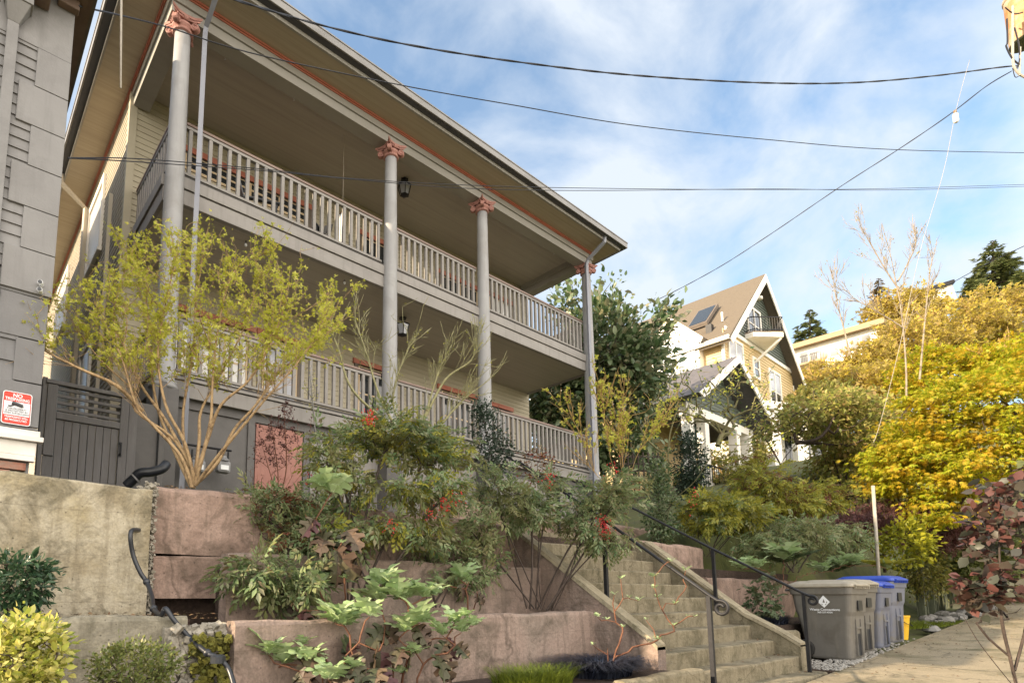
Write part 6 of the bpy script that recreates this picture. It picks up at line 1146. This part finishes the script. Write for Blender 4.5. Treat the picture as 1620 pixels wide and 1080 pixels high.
# dark crooked tree before the veranda, camellias
plant('dark_branched_tree', 'dark crooked branched tree with small olive leaves in front of the veranda', 'tree', [px([(1222, 860, 17), (1228, 780, 17), (1235, 735, 17), (1260, 700, 17), (1282, 660, 17), (1288, 610, 17)]), px([(1235, 735, 17), (1215, 700, 17), (1195, 675, 17)]), px([(1260, 700, 17), (1300, 690, 16.5), (1330, 640, 16.5)])],
      [E(1250, 665, 40, 24, 17, .9), E(1300, 650, 50, 35, 17, 1.2), E(1340, 670, 50, 45, 17, 1.2), E(1215, 690, 22, 18, 17, .6)], 190, OVAL, 'leaf_camellia', 'bark_dark', 5200, .12, .22, .5, .8, step=.3, rtip=.01, rexp=.5, shell=.5)
plant('camellia', 'tall sunlit camellia with many upright stems right of the veranda', 'tree', [px([(1345 + k * 9, 840, 18.5), (1340 + k * 12, 760, 18.5), (1325 + k * 17, 690, 18.5), (1322 + k * 20, 640, 18.5)]) for k in range(-2, 4)], [E(1340, 680, 50, 62, 18.5, 1.3), E(1385, 690, 38, 55, 18.5, 1.1), E(1345, 750, 50, 45, 18.5, 1.), E(1310, 720, 30, 40, 18.5, .8)], 240, OVAL, 'leaf_camellia', 'bark_dark', 7500, .12, .24, .8, .7, step=.35, rtip=.009, shell=.55, sec=(2200, OVAL, 'leaf_hill', .1))
HG = 'yellow-green trees massed on the hillside'
for i, (lab, x, y, rx, ry, d_, mt, nl) in enumerate((('yellow-green tree just right of the yellow house gable', 1325, 615, 52, 36, 44, 'leaf_hill', 4200), ('pale twiggy tree under the white hillside house', 1292, 603, 50, 24, 56, 'leaf_hill', 2400),
        ('golden hillside tree left of the birch', 1378, 582, 50, 44, 52, 'leaf_hill', 4600), ('golden hillside tree right behind the birch', 1450, 545, 62, 62, 54, 'leaf_hill', 4800), ('broad golden tree on the hill above the maple', 1530, 520, 70, 62, 56, 'leaf_hill', 5200),
        ('golden tree at the right edge of the hilltop', 1605, 510, 60, 55, 58, 'leaf_hill', 4200), ('twiggy brown-gold tree low on the hill', 1400, 620, 60, 50, 40, 'leaf_hill', 4200), ('orange-tinged tree directly above the maple crown', 1490, 590, 70, 42, 36, 'leaf_maple', 4600),
        ('high golden treetop under the dark roof', 1430, 490, 55, 32, 70, 'leaf_hill', 2600), ('orange golden tree at right above the maple', 1590, 570, 60, 40, 34, 'leaf_maple', 4200), ('green hillside tree low behind the camellia', 1300, 650, 55, 45, 30, 'leaf_hill_green', 3800), ('green undergrowth tree left of the maple', 1380, 780, 50, 60, 22, 'leaf_hill_green', 3200), ('green shaded tree behind the sunlit nandina', 1180, 700, 30, 60, 30, 'leaf_hill_green', 2000), ('olive tree closing the view behind the crooked tree', 1140, 770, 70, 60, 24, 'leaf_hill_green', 3800))):
    b0 = at(x, y + ry * 1.6, d=d_); k_ = d_ / CF
    st_ = [[at(x + 3, y + ry * .5, d=d_), at(x, y - ry * .5, d=d_)], [at(x + 3, y + ry * .5, d=d_), at(x - rx * .6, y - ry * .2, d=d_)], [at(x + 3, y + ry * .5, d=d_), at(x + rx * .6, y - ry * .3, d=d_)]]
    plant('hillside_tree', lab, 'tree', [[b0, at(x + 6, y + ry * .5, d=d_), at(x, y - ry * .3, d=d_)], [at(x + 3, y + ry * .9, d=d_), at(x - rx * .4, y, d=d_)], [at(x + 3, y + ry * .8, d=d_), at(x + rx * .5, y - ry * .1, d=d_)]] + fan(st_, 9, 34 * k_, .3, .4, 4, .5), [E(x, y, rx, ry, d_), E(x - rx * .5, y + ry * .2, rx * .6, ry * .6, d_), E(x + rx * .5, y + ry * .1, rx * .6, ry * .7, d_)], 150, TRIO, mt, 'bark_gold', nl, 4.2 * k_, 7.5 * k_, .8, .6, group=HG, step=12 * k_, rtip=.42 * k_, rexp=.42, shell=.45, rnd=.8, sizevar=.4)
S = [px([(1432, 700, 33), (1434, 610, 33), (1431, 545, 33), (1424, 480, 33), (1418, 450, 33), (1408, 400, 33), (1394, 352, 33)]), px([(1424, 460, 33), (1400, 425, 33), (1365, 365, 33)]), px([(1420, 445, 33), (1432, 425, 33), (1446, 395, 33), (1450, 380, 33)]), px([(1431, 520, 33), (1400, 500, 33), (1345, 470, 33)]), px([(1455, 600, 33), (1462, 520, 33), (1470, 440, 33), (1476, 400, 33)]), px([(1345, 560, 33), (1330, 500, 33), (1318, 450, 33)])]
plant('birch', 'bare pale birch rising above the hillside trees', 'tree', S + fan(S, 16, 1.7, .35, .38, 4, .4), [E(1400, 420, 50, 60, 33, 1.5), E(1360, 480, 45, 40, 33, 1.2)], 8, TINY, 'leaf_hill', 'bark_birch', 300, .08, .1, 1, mode='along', step=.45, rtip=.012, trunk=(6, .055), rexp=.55, shell=.2, wob=.3, bend=.1)
# conifers
def conifer(label, x, ytop, ybot, rx, d, mat, nl, tiers=16, lean=0, sparse=0):
    top = at(x + lean, ytop, d=d); bot = at(x, ybot, d=d); k_ = d / CF; t = thing('conifer', label, 'tree', tuple(bot), 'conifers on the hilltop'); Hh = float(top[2] - bot[2]); m = MB(); m.tube([bot - np.array([0, 0, 14.]), bot, top], [rx * k_ * .1, rx * k_ * .09, .03], 8); m.build('trunk', 'bark_dark', t, smooth=True)
    P, D, Nv, S_ = [], [], [], []; mb_ = MB()
    nb_ = tiers * 9
    for i in range(nb_):
        s = (i + rng.random()) / nb_; s = s ** .85; r = rx * k_ * (1 - s) ** .8 * (.72 + .5 * rng.random()) * (1 if rng.random() > sparse else .55) + .1; a = rng.random() * 6.28; c = bot + (top - bot) * s; e = c + np.array([math.cos(a) * r, math.sin(a) * r, -r * .12 + .14 * r * rng.normal()])
        mb_.tube([c, (c + e) / 2 + np.array([0, 0, -.06 * r]), e], [.03, .02, .008], 3, cap=False); q = max(3, int(nl / nb_ * (1.5 * (1 - s) + .3)))
        for j in range(q):
            f = .2 + .8 * rng.random() ** .7; p = c + (e - c) * f; P.append(p + rng.normal(size=3) * r * .07); sd = (1 if rng.random() > .5 else -1) * .9; D.append(np.array([math.cos(a + sd * rng.random()), math.sin(a + sd * rng.random()), -.28 + .2 * rng.normal()])); Nv.append(np.array([0, 0, 1.]) + rng.normal(size=3) * .3); S_.append(r * .16 + 2.2 * k_)
    mb_.build('branches', 'bark_dark', t); leaves('foliage', TUFT, np.array(P), np.array(D), np.array(Nv), np.array(S_), mat, t)
conifer('tallest dark conifer standing on the hilltop at right', 1571, 380, 480, 50, 75, 'leaf_conifer', 5200, 20)
conifer('small rusty conifer left of the dark roof', 1390, 440, 500, 22, 75, 'leaf_conifer_rust', 1600, 10, 0, .5); conifer('broad green conifer behind the white hillside house', 1281, 489, 560, 36, 95, 'leaf_conifer', 2600, 12, 0, .3)
